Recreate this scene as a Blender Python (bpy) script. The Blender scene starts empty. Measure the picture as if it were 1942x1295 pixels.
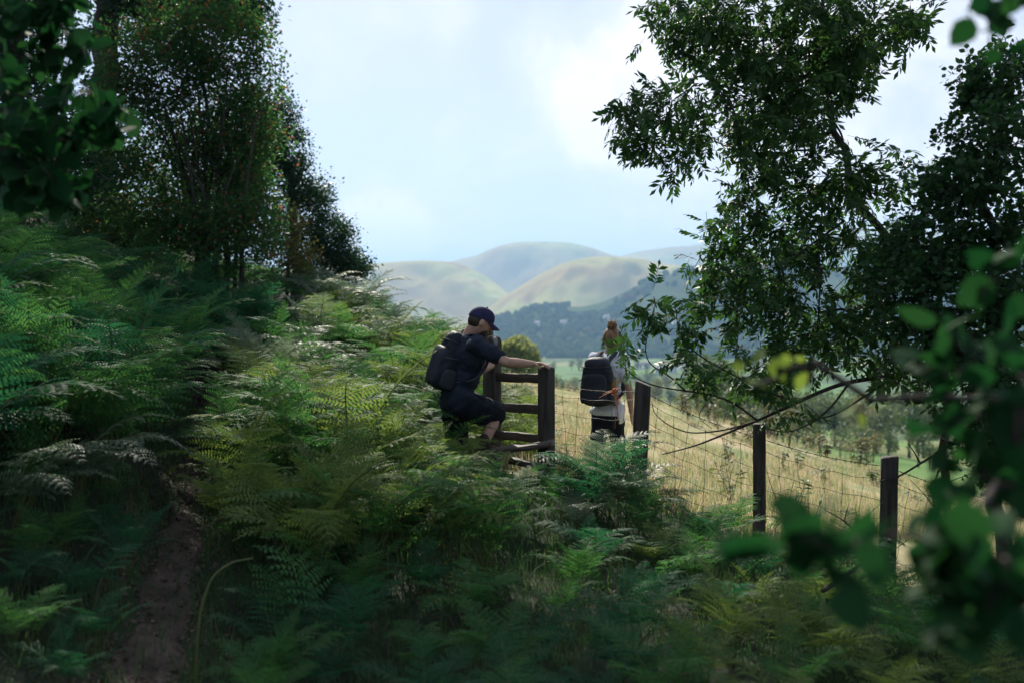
import bpy, bmesh, math, random
import numpy as np
from mathutils import Vector, Matrix, noise

R = math.radians
rng = np.random.default_rng(7)
random.seed(7)
SC = bpy.context.scene
COL = SC.collection
F = 1888.0          # focal length in photograph pixels
CZ = 1.6            # camera height
HAZE = 1.75e-4       # density of the valley air

# ------------------------------------------------------------------ camera
cam_d = bpy.data.cameras.new('camera')
cam = bpy.data.objects.new('camera', cam_d)
COL.objects.link(cam)
cam.location = (0, 0, CZ)
cam.rotation_euler = (R(90), 0, 0)
cam_d.lens = 35.0
cam_d.sensor_width = 36.0
cam_d.shift_y = -47.5 / 1942.0
cam_d.clip_start = 0.05
cam_d.clip_end = 30000
cam_d.dof.use_dof = True
cam_d.dof.focus_distance = 8.2
cam_d.dof.aperture_fstop = 1.6
SC.camera = cam

# ------------------------------------------------------------------ sun, sky, exposure
SUN_AZ = R(-11)      # measured from +Y towards +X
SUN_EL = R(37)
sun_d = bpy.data.lights.new('sun', 'SUN')
sun_d.energy = 5.0
sun_d.angle = R(0.53)
sun_d.color = (1.0, 0.93, 0.80)
sun = bpy.data.objects.new('sun', sun_d)
COL.objects.link(sun)
SUN_DIR = Vector((math.sin(SUN_AZ) * math.cos(SUN_EL), math.cos(SUN_AZ) * math.cos(SUN_EL), math.sin(SUN_EL)))
sun.rotation_euler = SUN_DIR.to_track_quat('Z', 'Y').to_euler()
sun.location = SUN_DIR * 60

world = bpy.data.worlds.new('World')
SC.world = world
world.use_nodes = True
wt = world.node_tree
wt.nodes.clear()


def N(t, kind, **kw):
    n = t.nodes.new(kind)
    for k, v in kw.items():
        if k in n.inputs:
            n.inputs[k].default_value = v
        else:
            setattr(n, k, v)
    return n


def L(t, a, b):
    t.links.new(a, b)


def mathn(t, op, a, b=None, c=None, clamp=False):
    n = t.nodes.new('ShaderNodeMath')
    n.operation = op
    n.use_clamp = clamp
    for i, s in enumerate((a, b, c)):
        if s is None:
            continue
        if isinstance(s, (int, float)):
            n.inputs[i].default_value = s
        else:
            t.links.new(s, n.inputs[i])
    return n.outputs[0]


def ramp(t, fac, stops, interp='LINEAR'):
    n = t.nodes.new('ShaderNodeValToRGB')
    n.color_ramp.interpolation = interp
    e = n.color_ramp.elements
    while len(e) < len(stops):
        e.new(0.5)
    for el, (p, c) in zip(e, stops):
        el.position = p
        el.color = c if len(c) == 4 else (*c, 1)
    t.links.new(fac, n.inputs[0])
    return n.outputs[0]


def mixc(t, fac, a, b):
    n = t.nodes.new('ShaderNodeMix')
    n.data_type = 'RGBA'
    for s, i in ((fac, 0), (a, 6), (b, 7)):
        if isinstance(s, (int, float)):
            n.inputs[i].default_value = s
        elif isinstance(s, tuple):
            n.inputs[i].default_value = s if len(s) == 4 else (*s, 1)
        else:
            t.links.new(s, n.inputs[i])
    return n.outputs[2]


sky = N(wt, 'ShaderNodeTexSky')
sky.sky_type = 'NISHITA'
sky.sun_disc = False
sky.sun_elevation = SUN_EL
sky.sun_rotation = SUN_AZ
sky.altitude = 200
sky.air_density = 1.0
sky.dust_density = 0.7
sky.ozone_density = 1.5
tc = N(wt, 'ShaderNodeTexCoord')
sep = N(wt, 'ShaderNodeSeparateXYZ')
L(wt, tc.outputs['Generated'], sep.inputs[0])
zz = mathn(wt, 'ADD', mathn(wt, 'MAXIMUM', sep.outputs[2], 0.0), 0.16)
cmb = N(wt, 'ShaderNodeCombineXYZ')
L(wt, mathn(wt, 'DIVIDE', sep.outputs[0], zz), cmb.inputs[0])
L(wt, mathn(wt, 'DIVIDE', sep.outputs[1], zz), cmb.inputs[1])
nz = N(wt, 'ShaderNodeTexNoise', Scale=0.75, Detail=9.0, Roughness=0.56, Distortion=0.25)
mp = N(wt, 'ShaderNodeMapping')
mp.inputs['Location'].default_value = (3.1, 7.45, 0.0)
L(wt, cmb.outputs[0], mp.inputs[0])
L(wt, mp.outputs[0], nz.inputs['Vector'])
# heaped clouds hanging above the hills (they stand in the sky seen ahead)
def blob(dx, dy, dz, inner, outer):
    v = Vector((dx, dy, dz)).normalized()
    d = N(wt, 'ShaderNodeVectorMath', operation='DOT_PRODUCT')
    nrm = N(wt, 'ShaderNodeVectorMath', operation='NORMALIZE')
    L(wt, tc.outputs['Generated'], nrm.inputs[0])
    L(wt, nrm.outputs[0], d.inputs[0])
    d.inputs[1].default_value = v
    mr = N(wt, 'ShaderNodeMapRange')
    mr.interpolation_type = 'SMOOTHSTEP'
    mr.inputs['From Min'].default_value = math.cos(R(outer))
    mr.inputs['From Max'].default_value = math.cos(R(inner))
    L(wt, d.outputs['Value'], mr.inputs['Value'])
    return mr.outputs[0]
bl = None
for (bx_, by_, inn, out_, w_) in ((712, 458, 0.3, 4.6, 0.42), (1170, 185, 0.6, 5.0, 0.24), (1050, 120, 0.5, 4.0, 0.14), (1500, 330, 4, 17, 0.30)):
    b_ = mathn(wt, 'MULTIPLY', blob((bx_ - 971) / F, 1.0, -(by_ - 600) / F, inn, out_), w_)
    bl = b_ if bl is None else mathn(wt, 'ADD', bl, b_)
nz2 = N(wt, 'ShaderNodeTexNoise', Scale=10.0, Detail=9.0, Roughness=0.58, Distortion=0.35)
L(wt, tc.outputs['Generated'], nz2.inputs['Vector'])
det = mathn(wt, 'MULTIPLY', mathn(wt, 'SUBTRACT', nz2.outputs['Fac'], 0.5), 1.0)
dens = mathn(wt, 'ADD', mathn(wt, 'ADD', nz.outputs['Fac'], bl), det)
cover = ramp(wt, dens, [(0.30, (0.50,) * 3), (0.60, (0.66,) * 3), (0.76, (0.9,) * 3), (0.88, (1,) * 3)], 'EASE')
thick = ramp(wt, dens, [(0.40, (6.7, 6.8, 8.6)), (0.70, (8.2, 8.2, 9.2)), (0.92, (10.2, 9.8, 10.2))])
skyc = mixc(wt, cover, sky.outputs[0], thick)
bg = N(wt, 'ShaderNodeBackground')
bg.inputs['Strength'].default_value = 0.075
L(wt, skyc, bg.inputs['Color'])
wo = N(wt, 'ShaderNodeOutputWorld')
L(wt, bg.outputs[0], wo.inputs['Surface'])

SC.view_settings.view_transform = 'Standard'
SC.view_settings.look = 'None'
SC.view_settings.exposure = 0.72
SC.view_settings.gamma = 1.0
SC.view_settings.use_curve_mapping = False
SC.render.engine = 'CYCLES'
SC.cycles.use_denoising = True
SC.cycles.max_bounces = 7
SC.cycles.diffuse_bounces = 3
SC.cycles.glossy_bounces = 2
SC.cycles.transmission_bounces = 4
SC.cycles.transparent_max_bounces = 4
SC.cycles.volume_bounces = 0
SC.cycles.caustics_reflective = False
SC.cycles.caustics_refractive = False


# ------------------------------------------------------------------ helpers
def P(px, py, Y):
    return Vector(((px - 971) / F * Y, Y, CZ - (py - 600) / F * Y))


def qmesh(name, v, faces, mats=(), smooth=False):
    """v (n,3); faces: list of (array (m,k), material index)"""
    me = bpy.data.meshes.new(name)
    v = np.asarray(v, dtype=np.float32)
    me.vertices.add(len(v))
    me.vertices.foreach_set('co', v.ravel())
    li, ls, lt, mi = [], [], [], []
    off = 0
    for f, m in faces:
        f = np.asarray(f, dtype=np.int32)
        if f.size == 0:
            continue
        n, k = f.shape
        li.append(f.ravel())
        ls.append(np.arange(n, dtype=np.int32) * k + off)
        lt.append(np.full(n, k, np.int32))
        mi.append(np.full(n, m, np.int32))
        off += n * k
    li = np.concatenate(li); ls = np.concatenate(ls); lt = np.concatenate(lt); mi = np.concatenate(mi)
    me.loops.add(len(li)); me.loops.foreach_set('vertex_index', li)
    me.polygons.add(len(ls)); me.polygons.foreach_set('loop_start', ls)
    me.polygons.foreach_set('loop_total', lt)
    me.polygons.foreach_set('material_index', mi)
    if smooth:
        me.polygons.foreach_set('use_smooth', np.ones(len(ls), dtype=bool))
    for m in mats:
        me.materials.append(m)
    me.update(calc_edges=True)
    return me


class MB:
    """collects pieces of ONE mesh"""
    def __init__(self):
        self.v = []; self.q = []; self.t = []; self.n = 0

    def add(self, v, q=None, t=None):
        v = np.asarray(v, dtype=np.float64).reshape(-1, 3)
        if q is not None and len(q):
            self.q.append(np.asarray(q, dtype=np.int64) + self.n)
        if t is not None and len(t):
            self.t.append(np.asarray(t, dtype=np.int64) + self.n)
        self.v.append(v); self.n += len(v)

    def tube(self, pts, rad, n=6, cap=True):
        pts = np.array([tuple(p) for p in pts], float)
        m = len(pts)
        rad = np.full(m, rad) if np.isscalar(rad) else np.asarray(rad, float)
        tan = np.gradient(pts, axis=0)
        tan /= np.linalg.norm(tan, axis=1)[:, None] + 1e-12
        ref = np.array([0.31, 0.17, 0.93]) if abs(tan[0][2]) < 0.85 else np.array([1.0, 0.1, 0])
        a = np.cross(tan[0], ref); a /= np.linalg.norm(a)
        ang = np.arange(n) * 2 * math.pi / n
        V = np.zeros((m, n, 3))
        for i in range(m):
            a = a - tan[i] * a.dot(tan[i]); a /= np.linalg.norm(a) + 1e-12
            b = np.cross(tan[i], a)
            V[i] = pts[i] + rad[i] * (np.cos(ang)[:, None] * a + np.sin(ang)[:, None] * b)
        i, j = np.meshgrid(np.arange(m - 1), np.arange(n), indexing='ij')
        j2 = (j + 1) % n
        q = np.stack([i * n + j, i * n + j2, (i + 1) * n + j2, (i + 1) * n + j], -1).reshape(-1, 4)
        VV = V.reshape(-1, 3); t = []
        if cap:
            VV = np.vstack([VV, pts[0], pts[-1]])
            c0, c1 = m * n, m * n + 1
            for k in range(n):
                k2 = (k + 1) % n
                t.append((c0, k2, k)); t.append((c1, (m - 1) * n + k, (m - 1) * n + k2))
        self.add(VV, q, t)

    def box(self, c, ax, ay, az, sx, sy, sz):
        """centre, three unit axes, full sizes"""
        c = np.array(tuple(c)); ax, ay, az = (np.array(tuple(a)) for a in (ax, ay, az))
        v = []
        for x in (-.5, .5):
            for y in (-.5, .5):
                for z in (-.5, .5):
                    v.append(c + ax * sx * x + ay * sy * y + az * sz * z)
        self.add(v, [(0, 1, 3, 2), (4, 6, 7, 5), (0, 4, 5, 1), (2, 3, 7, 6), (0, 2, 6, 4), (1, 5, 7, 3)])

    def grid(self, V):
        V = np.asarray(V); m, n = V.shape[:2]
        i, j = np.meshgrid(np.arange(m - 1), np.arange(n - 1), indexing='ij')
        q = np.stack([i * n + j, i * n + j + 1, (i + 1) * n + j + 1, (i + 1) * n + j], -1).reshape(-1, 4)
        self.add(V.reshape(-1, 3), q)

    def mesh(self, name, mats=(), smooth=False):
        v = np.vstack(self.v)
        fs = []
        if self.q: fs.append((np.vstack(self.q), 0))
        if self.t: fs.append((np.vstack(self.t), 0))
        return qmesh(name, v, fs, mats, smooth)

    def build(self, name, mat, parent=None, smooth=False):
        return link(name, self.mesh(name, [mat], smooth), parent)


def link(name, me, parent=None):
    o = bpy.data.objects.new(name, me)
    COL.objects.link(o)
    if parent is not None:
        o.parent = parent
        o.matrix_parent_inverse = Matrix.Identity(4)
        if me is not None:
            w = world_of(parent)
            o.matrix_local = w.inverted()      # mesh coordinates are world coordinates
    return o


def world_of(o):
    m = o.matrix_basis.copy()
    if o.parent is not None:
        m = world_of(o.parent) @ m
    return m


def tag(o, label=None, cat=None, group=None, kind=None):
    if label: o['label'] = label
    if cat: o['category'] = cat
    if group: o['group'] = group
    if kind: o['kind'] = kind
    return o


def thing(name, label, cat, loc=(0, 0, 0), group=None):
    o = bpy.data.objects.new(name, None)
    COL.objects.link(o)
    o.empty_display_size = 0.05
    o.location = loc
    return tag(o, label, cat, group)


def rotmats(yaw, pitch, roll):
    cy, sy = np.cos(yaw), np.sin(yaw); cp, sp = np.cos(pitch), np.sin(pitch); cr, sr = np.cos(roll), np.sin(roll)
    z = np.zeros_like(cy); o = np.ones_like(cy)
    Rz = np.stack([np.stack([cy, -sy, z], -1), np.stack([sy, cy, z], -1), np.stack([z, z, o], -1)], -2)
    Ry = np.stack([np.stack([cp, z, sp], -1), np.stack([z, o, z], -1), np.stack([-sp, z, cp], -1)], -2)
    Rx = np.stack([np.stack([o, z, z], -1), np.stack([z, cr, -sr], -1), np.stack([z, sr, cr], -1)], -2)
    return Rz @ Ry @ Rx


def scatter(tv, tf, RM, T, S=None):
    """join copies of a template: returns verts, faces"""
    tv = np.asarray(tv, float); tf = np.asarray(tf, np.int64)
    n, k = len(T), len(tv)
    if S is not None:
        RM = RM * np.asarray(S)[:, None, None]
    V = np.einsum('nij,kj->nki', RM, tv) + np.asarray(T)[:, None, :]
    Fc = tf[None] + (np.arange(n) * k)[:, None, None]
    return V.reshape(-1, 3), Fc.reshape(-1, tf.shape[1])


def smooth01(x):
    x = np.clip(x, 0, 1)
    return x * x * (3 - 2 * x)


_perm = np.random.default_rng(3).random((256, 256))


def vnoise(x, y):
    """cheap tiling value noise, numpy"""
    xi = np.floor(x).astype(int); yi = np.floor(y).astype(int)
    fx = smooth01(x - xi); fy = smooth01(y - yi)
    a = _perm[xi % 256, yi % 256]; b = _perm[(xi + 1) % 256, yi % 256]
    c = _perm[xi % 256, (yi + 1) % 256]; d = _perm[(xi + 1) % 256, (yi + 1) % 256]
    return (a * (1 - fx) + b * fx) * (1 - fy) + (c * (1 - fx) + d * fx) * fy - 0.5


def fbm(x, y, o=5):
    s = 0; a = 1.0
    for k in range(o):
        s = s + a * vnoise(x * 2 ** k + 17.3 * k, y * 2 ** k + 5.1 * k); a *= 0.5
    return s


# ------------------------------------------------------------------ materials
def new_mat(name):
    m = bpy.data.materials.new(name)
    m.use_nodes = True
    t = m.node_tree
    t.nodes.clear()
    out = N(t, 'ShaderNodeOutputMaterial')
    return m, t, out


def leaf_mat(name, c1, c2, trans=0.4, rough=0.45, tcol=None, spec=0.4, c3=None, c3amt=0.0):
    m, t, out = new_mat(name)
    geo = N(t, 'ShaderNodeNewGeometry')
    oi = N(t, 'ShaderNodeObjectInfo')
    r = mathn(t, 'FRACT', mathn(t, 'ADD', geo.outputs['Random Per Island'], oi.outputs['Random']))
    col = mixc(t, r, c1, c2)
    if c3 is not None:
        sel = mathn(t, 'GREATER_THAN', mathn(t, 'FRACT', mathn(t, 'MULTIPLY', r, 13.7)), 1 - c3amt)
        col = mixc(t, sel, col, c3)
    p = N(t, 'ShaderNodeBsdfPrincipled', Roughness=rough)
    p.inputs['Specular IOR Level'].default_value = spec
    L(t, col, p.inputs['Base Color'])
    tr = N(t, 'ShaderNodeBsdfTranslucent')
    hs = N(t, 'ShaderNodeHueSaturation', Hue=0.485, Saturation=1.1, Value=1.7)
    L(t, col, hs.inputs['Color'])
    L(t, hs.outputs[0], tr.inputs['Color'])
    mx = N(t, 'ShaderNodeMixShader')
    mx.inputs[0].default_value = trans
    L(t, p.outputs[0], mx.inputs[1]); L(t, tr.outputs[0], mx.inputs[2])
    L(t, mx.outputs[0], out.inputs['Surface'])
    return m


def noise_mat(name, c1, c2, scale=8, rough=0.8, detail=6, bump=0.0, bscale=None, spec=0.3, stretch=None, c3=None, pos=(0.35, 0.65)):
    m, t, out = new_mat(name)
    g = N(t, 'ShaderNodeTexCoord')
    vec = g.outputs['Object']
    if stretch:
        mpn = N(t, 'ShaderNodeMapping'); mpn.inputs['Scale'].default_value = stretch
        L(t, vec, mpn.inputs[0]); vec = mpn.outputs[0]
    nn = N(t, 'ShaderNodeTexNoise', Scale=scale, Detail=detail, Roughness=0.6)
    L(t, vec, nn.inputs['Vector'])
    stops = [(pos[0], c1), (pos[1], c2)] if c3 is None else [(pos[0], c1), ((pos[0] + pos[1]) / 2, c3), (pos[1], c2)]
    col = ramp(t, nn.outputs['Fac'], stops)
    p = N(t, 'ShaderNodeBsdfPrincipled', Roughness=rough)
    p.inputs['Specular IOR Level'].default_value = spec
    L(t, col, p.inputs['Base Color'])
    if bump:
        n2 = N(t, 'ShaderNodeTexNoise', Scale=bscale or scale * 3, Detail=5.0)
        L(t, vec, n2.inputs['Vector'])
        b = N(t, 'ShaderNodeBump', Strength=bump, Distance=0.01)
        L(t, n2.outputs['Fac'], b.inputs['Height'])
        L(t, b.outputs[0], p.inputs['Normal'])
    L(t, p.outputs[0], out.inputs['Surface'])
    return m


M = {}
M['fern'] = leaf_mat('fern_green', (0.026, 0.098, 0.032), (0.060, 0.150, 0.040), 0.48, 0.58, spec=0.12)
M['fern_shade_tint'] = leaf_mat('fern_blue_green_shade', (0.016, 0.072, 0.038), (0.032, 0.105, 0.045), 0.44, 0.58, spec=0.10)  # teal of the shade put into the frond colour
M['fern_sun_tint'] = leaf_mat('fern_yellow_green_sun', (0.062, 0.125, 0.030), (0.125, 0.170, 0.045), 0.48, 0.58, spec=0.12)  # sunlit copy: warm light put into the frond colour
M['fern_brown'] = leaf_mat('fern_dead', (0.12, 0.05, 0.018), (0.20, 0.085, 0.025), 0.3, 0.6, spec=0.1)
M['fern_glare_tint'] = leaf_mat('fern_glare_tint', (0.065, 0.115, 0.065), (0.13, 0.165, 0.105), 0.42, 0.48, spec=0.28)  # sky glare on fronds put into a paler colour, glossier too
M['ash'] = leaf_mat('ash_leaf', (0.018, 0.060, 0.018), (0.048, 0.110, 0.026), 0.42, 0.45, spec=0.2)
M['thorn'] = leaf_mat('hawthorn_leaf', (0.025, 0.095, 0.032), (0.06, 0.125, 0.035), 0.5, 0.55, spec=0.1, c3=(0.16, 0.085, 0.035), c3amt=0.09)
M['golden'] = leaf_mat('golden_leaf', (0.07, 0.10, 0.022), (0.13, 0.12, 0.03), 0.42, 0.5, c3=(0.18, 0.10, 0.03), c3amt=0.15)
M['dark_leaf'] = leaf_mat('dark_leaf', (0.012, 0.045, 0.02), (0.026, 0.068, 0.025), 0.3, 0.45, spec=0.2)
M['hedge'] = leaf_mat('hedge_leaf', (0.012, 0.048, 0.016), (0.032, 0.085, 0.024), 0.38, 0.45, spec=0.2)
M['hazel'] = leaf_mat('hazel_leaf', (0.009, 0.042, 0.016), (0.02, 0.065, 0.022), 0.36, 0.6, spec=0.04)
M['hazel_bright'] = leaf_mat('hazel_leaf_young', (0.09, 0.15, 0.03), (0.12, 0.18, 0.04), 0.45, 0.6, spec=0.05)
M['far_leaf'] = leaf_mat('far_tree_leaf', (0.05, 0.085, 0.025), (0.09, 0.12, 0.035), 0.35, 0.6)
M['far_leaf_y'] = leaf_mat('far_tree_leaf_olive', (0.12, 0.13, 0.045), (0.18, 0.17, 0.06), 0.35, 0.6)
M['round_leaf'] = leaf_mat('round_tree_leaf', (0.13, 0.17, 0.06), (0.20, 0.22, 0.09), 0.5, 0.6, spec=0.1)
M['grass'] = leaf_mat('grass_green', (0.02, 0.072, 0.024), (0.055, 0.11, 0.032), 0.4, 0.5, spec=0.15, c3=(0.13, 0.11, 0.05), c3amt=0.05)
M['straw'] = leaf_mat('grass_dry', (0.33, 0.27, 0.16), (0.46, 0.38, 0.25), 0.42, 0.6, c3=(0.13, 0.19, 0.06), c3amt=0.42)
M['litter'] = leaf_mat('leaf_litter', (0.04, 0.027, 0.018), (0.10, 0.065, 0.045), 0.15, 0.7)
M['bark'] = noise_mat('bark_dark', (0.02, 0.016, 0.012), (0.06, 0.05, 0.04), 30, 0.85, bump=0.6)
M['stalk'] = noise_mat('fern_stalk', (0.06, 0.08, 0.02), (0.10, 0.10, 0.03), 20, 0.5)
M['wood'] = noise_mat('weathered_wood', (0.022, 0.018, 0.014), (0.075, 0.062, 0.05), 9, 0.75, 8, 0.5, 40, stretch=(3, 3, 0.35))
M['wood_h'] = noise_mat('weathered_rail_wood', (0.03, 0.024, 0.018), (0.10, 0.08, 0.06), 9, 0.7, 8, 0.5, 40, stretch=(0.35, 0.5, 4))
M['wire'] = noise_mat('galvanised_wire', (0.05, 0.045, 0.04), (0.12, 0.10, 0.085), 60, 0.55)
M['wire'].node_tree.nodes['Principled BSDF'].inputs['Metallic'].default_value = 0.5
M['soil'] = noise_mat('hillside_soil', (0.010, 0.014, 0.007), (0.022, 0.036, 0.014), 1.6, 0.95, 8, 0.8, 14)
M['dirt'] = noise_mat('path_dirt', (0.022, 0.017, 0.013), (0.06, 0.045, 0.035), 7, 0.95, 9, 1.0, 40)
M['meadow'] = noise_mat('dry_meadow', (0.12, 0.17, 0.05), (0.38, 0.31, 0.18), 0.55, 0.95, 8, 0.5, 12, c3=(0.27, 0.26, 0.12), pos=(0.38, 0.60))

# ------------------------------------------------------------------ terrain
CTRL = np.array([
    (0, 0, -1.6), (-1.6, 4.35, -1.6), (-2.0, 6, -1.30), (-2.43, 7.5, -1.19), (-2.87, 9.5, -1.0), (-4, 12, -.80),
    (-2.6, 5, -1.2), (-3.6, 7, -.35), (-5, 9, .35), (-4.8, 7, .25), (-3.6, 4.5, -.75), (-6, 14, .8), (-8, 20, 2.0), (-5.5, 20, .7), (-5, 17, .4),
    (-1.4, 12, -.95), (-.77, 12, -1.1), (-2.7, 16, -.3), (-3.9, 18, .25), (0, 8.2, -1.3), (-1.2, 8.2, -1.25), (-.2, 6, -1.52), (-1, 5, -1.6), (0, 4.3, -1.65),
    (1.06, 8, -1.5), (1.84, 7.4, -1.76), (2.63, 7, -1.9), (2, 5, -1.82), (1, 5, -1.75), (3, 5, -2.0), (3.3, 6.6, -2.05), (.97, 9.9, -1.74),
    (4.3, 25, -2.35), (6.2, 25, -3.1), (9, 25, -4.1), (2.2, 8.5, -1.78), (3.9, 8.2, -2.0), (5, 8, -2.3), (0, 14, -1.5), (-1, 20, -1.2), (3, 20, -2.1), (5, 15, -2.6),
    (0, 30, -3), (-5, 30, .3), (-10, 30, 3), (-12, 12, 3), (-9, 4, 1.5), (-4, 0, -.8), (4, 0, -2.2), (8, 4, -3.0), (10, 12, -3.6), (0, -6, -1.7), (-6, -6, .0), (7, -6, -3), (14, 30, -6.5), (12, 40, -8.0), (5, 40, -5.6), (0, 42, -5), (-12, 42, 3.5)], float)


def _tps(d):
    return np.where(d > 0, d * d * np.log(d + 1e-9), 0.0)


_n = len(CTRL)
_K = _tps(np.linalg.norm(CTRL[:, None, :2] - CTRL[None, :, :2], axis=2)) + np.eye(_n) * 0.35
_Pm = np.hstack([np.ones((_n, 1)), CTRL[:, :2]])
_W = np.linalg.solve(np.block([[_K, _Pm], [_Pm.T, np.zeros((3, 3))]]), np.concatenate([CTRL[:, 2], np.zeros(3)]))
PR = np.array([0, 20, 40, 60, 90, 120, 200, 300, 500, 800, 1200, 1800, 3000, 12000], float)
PZ = np.array([-1.6, -3, -6, -9.5, -13, -17, -26, -36, -49, -55, -58, -58, -60, -60], float)


def ground(x, y):
    """height of the land (world z)"""
    x = np.asarray(x, float); y = np.asarray(y, float)
    sh = x.shape; xf = x.ravel(); yf = y.ravel()
    r = np.hypot(xf, yf)
    near = np.zeros_like(xf)
    m = r < 70
    if m.any():
        d = np.hypot(xf[m][:, None] - CTRL[None, :, 0], yf[m][:, None] - CTRL[None, :, 1])
        near[m] = _tps(d) @ _W[:_n] + _W[_n] + _W[_n + 1] * xf[m] + _W[_n + 2] * yf[m]
    az = np.degrees(np.arctan2(xf, yf))
    base = np.interp(r, PR, PZ)
    lat = np.clip(0.36 * r - xf, -40, 60) * 0.11 * (1 - smooth01((r - 250) / 500))
    vz = base + lat
    rise = np.minimum(0.10 * r, 25 + 0.01 * r)
    wl = smooth01((az + 34) / 26) * (1 - smooth01((az - 70) / 60))
    far = vz * wl + np.where(az < 0, rise, -0.1 * np.minimum(r, 300) + 0 * r) * (1 - wl)
    b = smooth01((r - 22) / 24)
    z = near * (1 - b) + far * b
    z = z + 0.05 * fbm(xf * 0.9, yf * 0.9, 4) * (1 - b) + b * (0.3 + 0.002 * r) * fbm(xf / 60, yf / 60, 4)
    return (z + CZ).reshape(sh)


def gz(x, y):
    return float(ground(np.array([x]), np.array([y]))[0])


# fence line (top points and foot depth)
FENCE = [(1035, 693, 8.25), (1220, 728, 8.0), (1440, 805, 7.4), (1687, 867, 7.0), (1990, 950, 6.6)]
FX = np.array([P(*p).x for p in FENCE]); FY = np.array([p[2] for p in FENCE])


def beyond_fence(x, y):
    return (y > np.interp(x, FX, FY) + 0.05) & (x > -0.35)


PATH = np.array([(-0.9, 1.2), (-1.25, 3), (-1.6, 4.35), (-1.98, 6), (-2.40, 7.5), (-2.87, 9.5), (-4, 12)], float)


def path_dist(x, y):
    x = np.asarray(x, float); y = np.asarray(y, float)
    d = np.full(x.shape, 1e9)
    for a, b in zip(PATH[:-1], PATH[1:]):
        ab = b - a
        t = np.clip(((x - a[0]) * ab[0] + (y - a[1]) * ab[1]) / ab.dot(ab), 0, 1)
        d = np.minimum(d, np.hypot(x - a[0] - t * ab[0], y - a[1] - t * ab[1]))
    return d


def polar_sheet(r0, r1, nr, na):
    rr = np.geomspace(r0, r1, nr); aa = np.linspace(-math.pi, math.pi, na)
    r, a = np.meshgrid(rr, aa, indexing='ij')
    x = r * np.sin(a); y = r * np.cos(a)
    V = np.stack([x, y, ground(x, y)], -1)
    i, j = np.meshgrid(np.arange(nr - 1), np.arange(na - 1), indexing='ij')
    q = np.stack([i * na + j, i * na + j + 1, (i + 1) * na + j + 1, (i + 1) * na + j], -1).reshape(-1, 4)
    return V.reshape(-1, 3), q


Vn, Qn = polar_sheet(0.2, 45, 120, 301)
cen = Vn[Qn].mean(1)
bf = beyond_fence(cen[:, 0], cen[:, 1])
for nm, sel, mt in (('hillside', ~bf, M['soil']), ('meadow', bf, M['meadow'])):
    used, inv = np.unique(Qn[sel].ravel(), return_inverse=True)
    tag(link(nm, qmesh(nm, Vn[used], [(inv.reshape(-1, 4), 0)], [mt], True)), kind='structure')

# valley floor: fields
m, t, out = new_mat('valley_fields')
g = N(t, 'ShaderNodeTexCoord')
vo = N(t, 'ShaderNodeTexVoronoi', Scale=0.011); vo.inputs['Randomness'].default_value = 0.9
L(t, g.outputs['Object'], vo.inputs['Vector'])
sv = N(t, 'ShaderNodeSeparateColor'); L(t, vo.outputs['Color'], sv.inputs[0])
fc = ramp(t, sv.outputs[0], [(0.0, (0.05, 0.09, 0.03)), (0.35, (0.10, 0.20, 0.045)), (0.6, (0.16, 0.27, 0.06)), (0.8, (0.22, 0.24, 0.09)), (1, (0.08, 0.16, 0.04))], 'CONSTANT')
nn = N(t, 'ShaderNodeTexNoise', Scale=0.05, Detail=6.0); L(t, g.outputs['Object'], nn.inputs['Vector'])
fc = mixc(t, mathn(t, 'MULTIPLY', nn.outputs['Fac'], 0.6), fc, (0.08, 0.11, 0.04))
pr = N(t, 'ShaderNodeBsdfPrincipled', Roughness=0.95); pr.inputs['Specular IOR Level'].default_value = 0.1
L(t, fc, pr.inputs['Base Color']); L(t, pr.outputs[0], out.inputs['Surface'])
M['valley'] = m
Vv, Qv = polar_sheet(44.8, 11000, 90, 301)
Vv[:, 2] -= 0.004
tag(link('valley', qmesh('valley', Vv, [(Qv, 0)], [m], True)), kind='structure')

# dirt path: a worn strip 4 mm over the slope
s = np.concatenate([[0], np.cumsum(np.linalg.norm(np.diff(PATH, axis=0), axis=1))])
sv_ = np.linspace(0, s[-1], 260)
cx = np.interp(sv_, s, PATH[:, 0]); cy = np.interp(sv_, s, PATH[:, 1])
ker = np.ones(9) / 9
cx = np.convolve(np.pad(cx, 4, 'edge'), ker, 'valid'); cy = np.convolve(np.pad(cy, 4, 'edge'), ker, 'valid')
tx = np.gradient(cx); ty = np.gradient(cy); ln = np.hypot(tx, ty); nx, ny = ty / ln, -tx / ln
wv = np.linspace(-1, 1, 23)
hw = 0.15 + 0.12 * fbm(sv_ * 2.7, sv_ * 0 + 3) - 0.10 * smooth01((cy - 5.6) / 1.2)
X = cx[:, None] + nx[:, None] * wv * hw[:, None]; Y = cy[:, None] + ny[:, None] * wv * hw[:, None]
Z = ground(X, Y) + 0.016 - 0.05 * np.abs(wv) ** 6 + 0.022 * fbm(X * 9, Y * 9, 4)
mb = MB(); mb.grid(np.stack([X, Y, Z + 0.006], -1))
tag(mb.build('path', M['dirt'], None, True), kind='structure')


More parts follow.
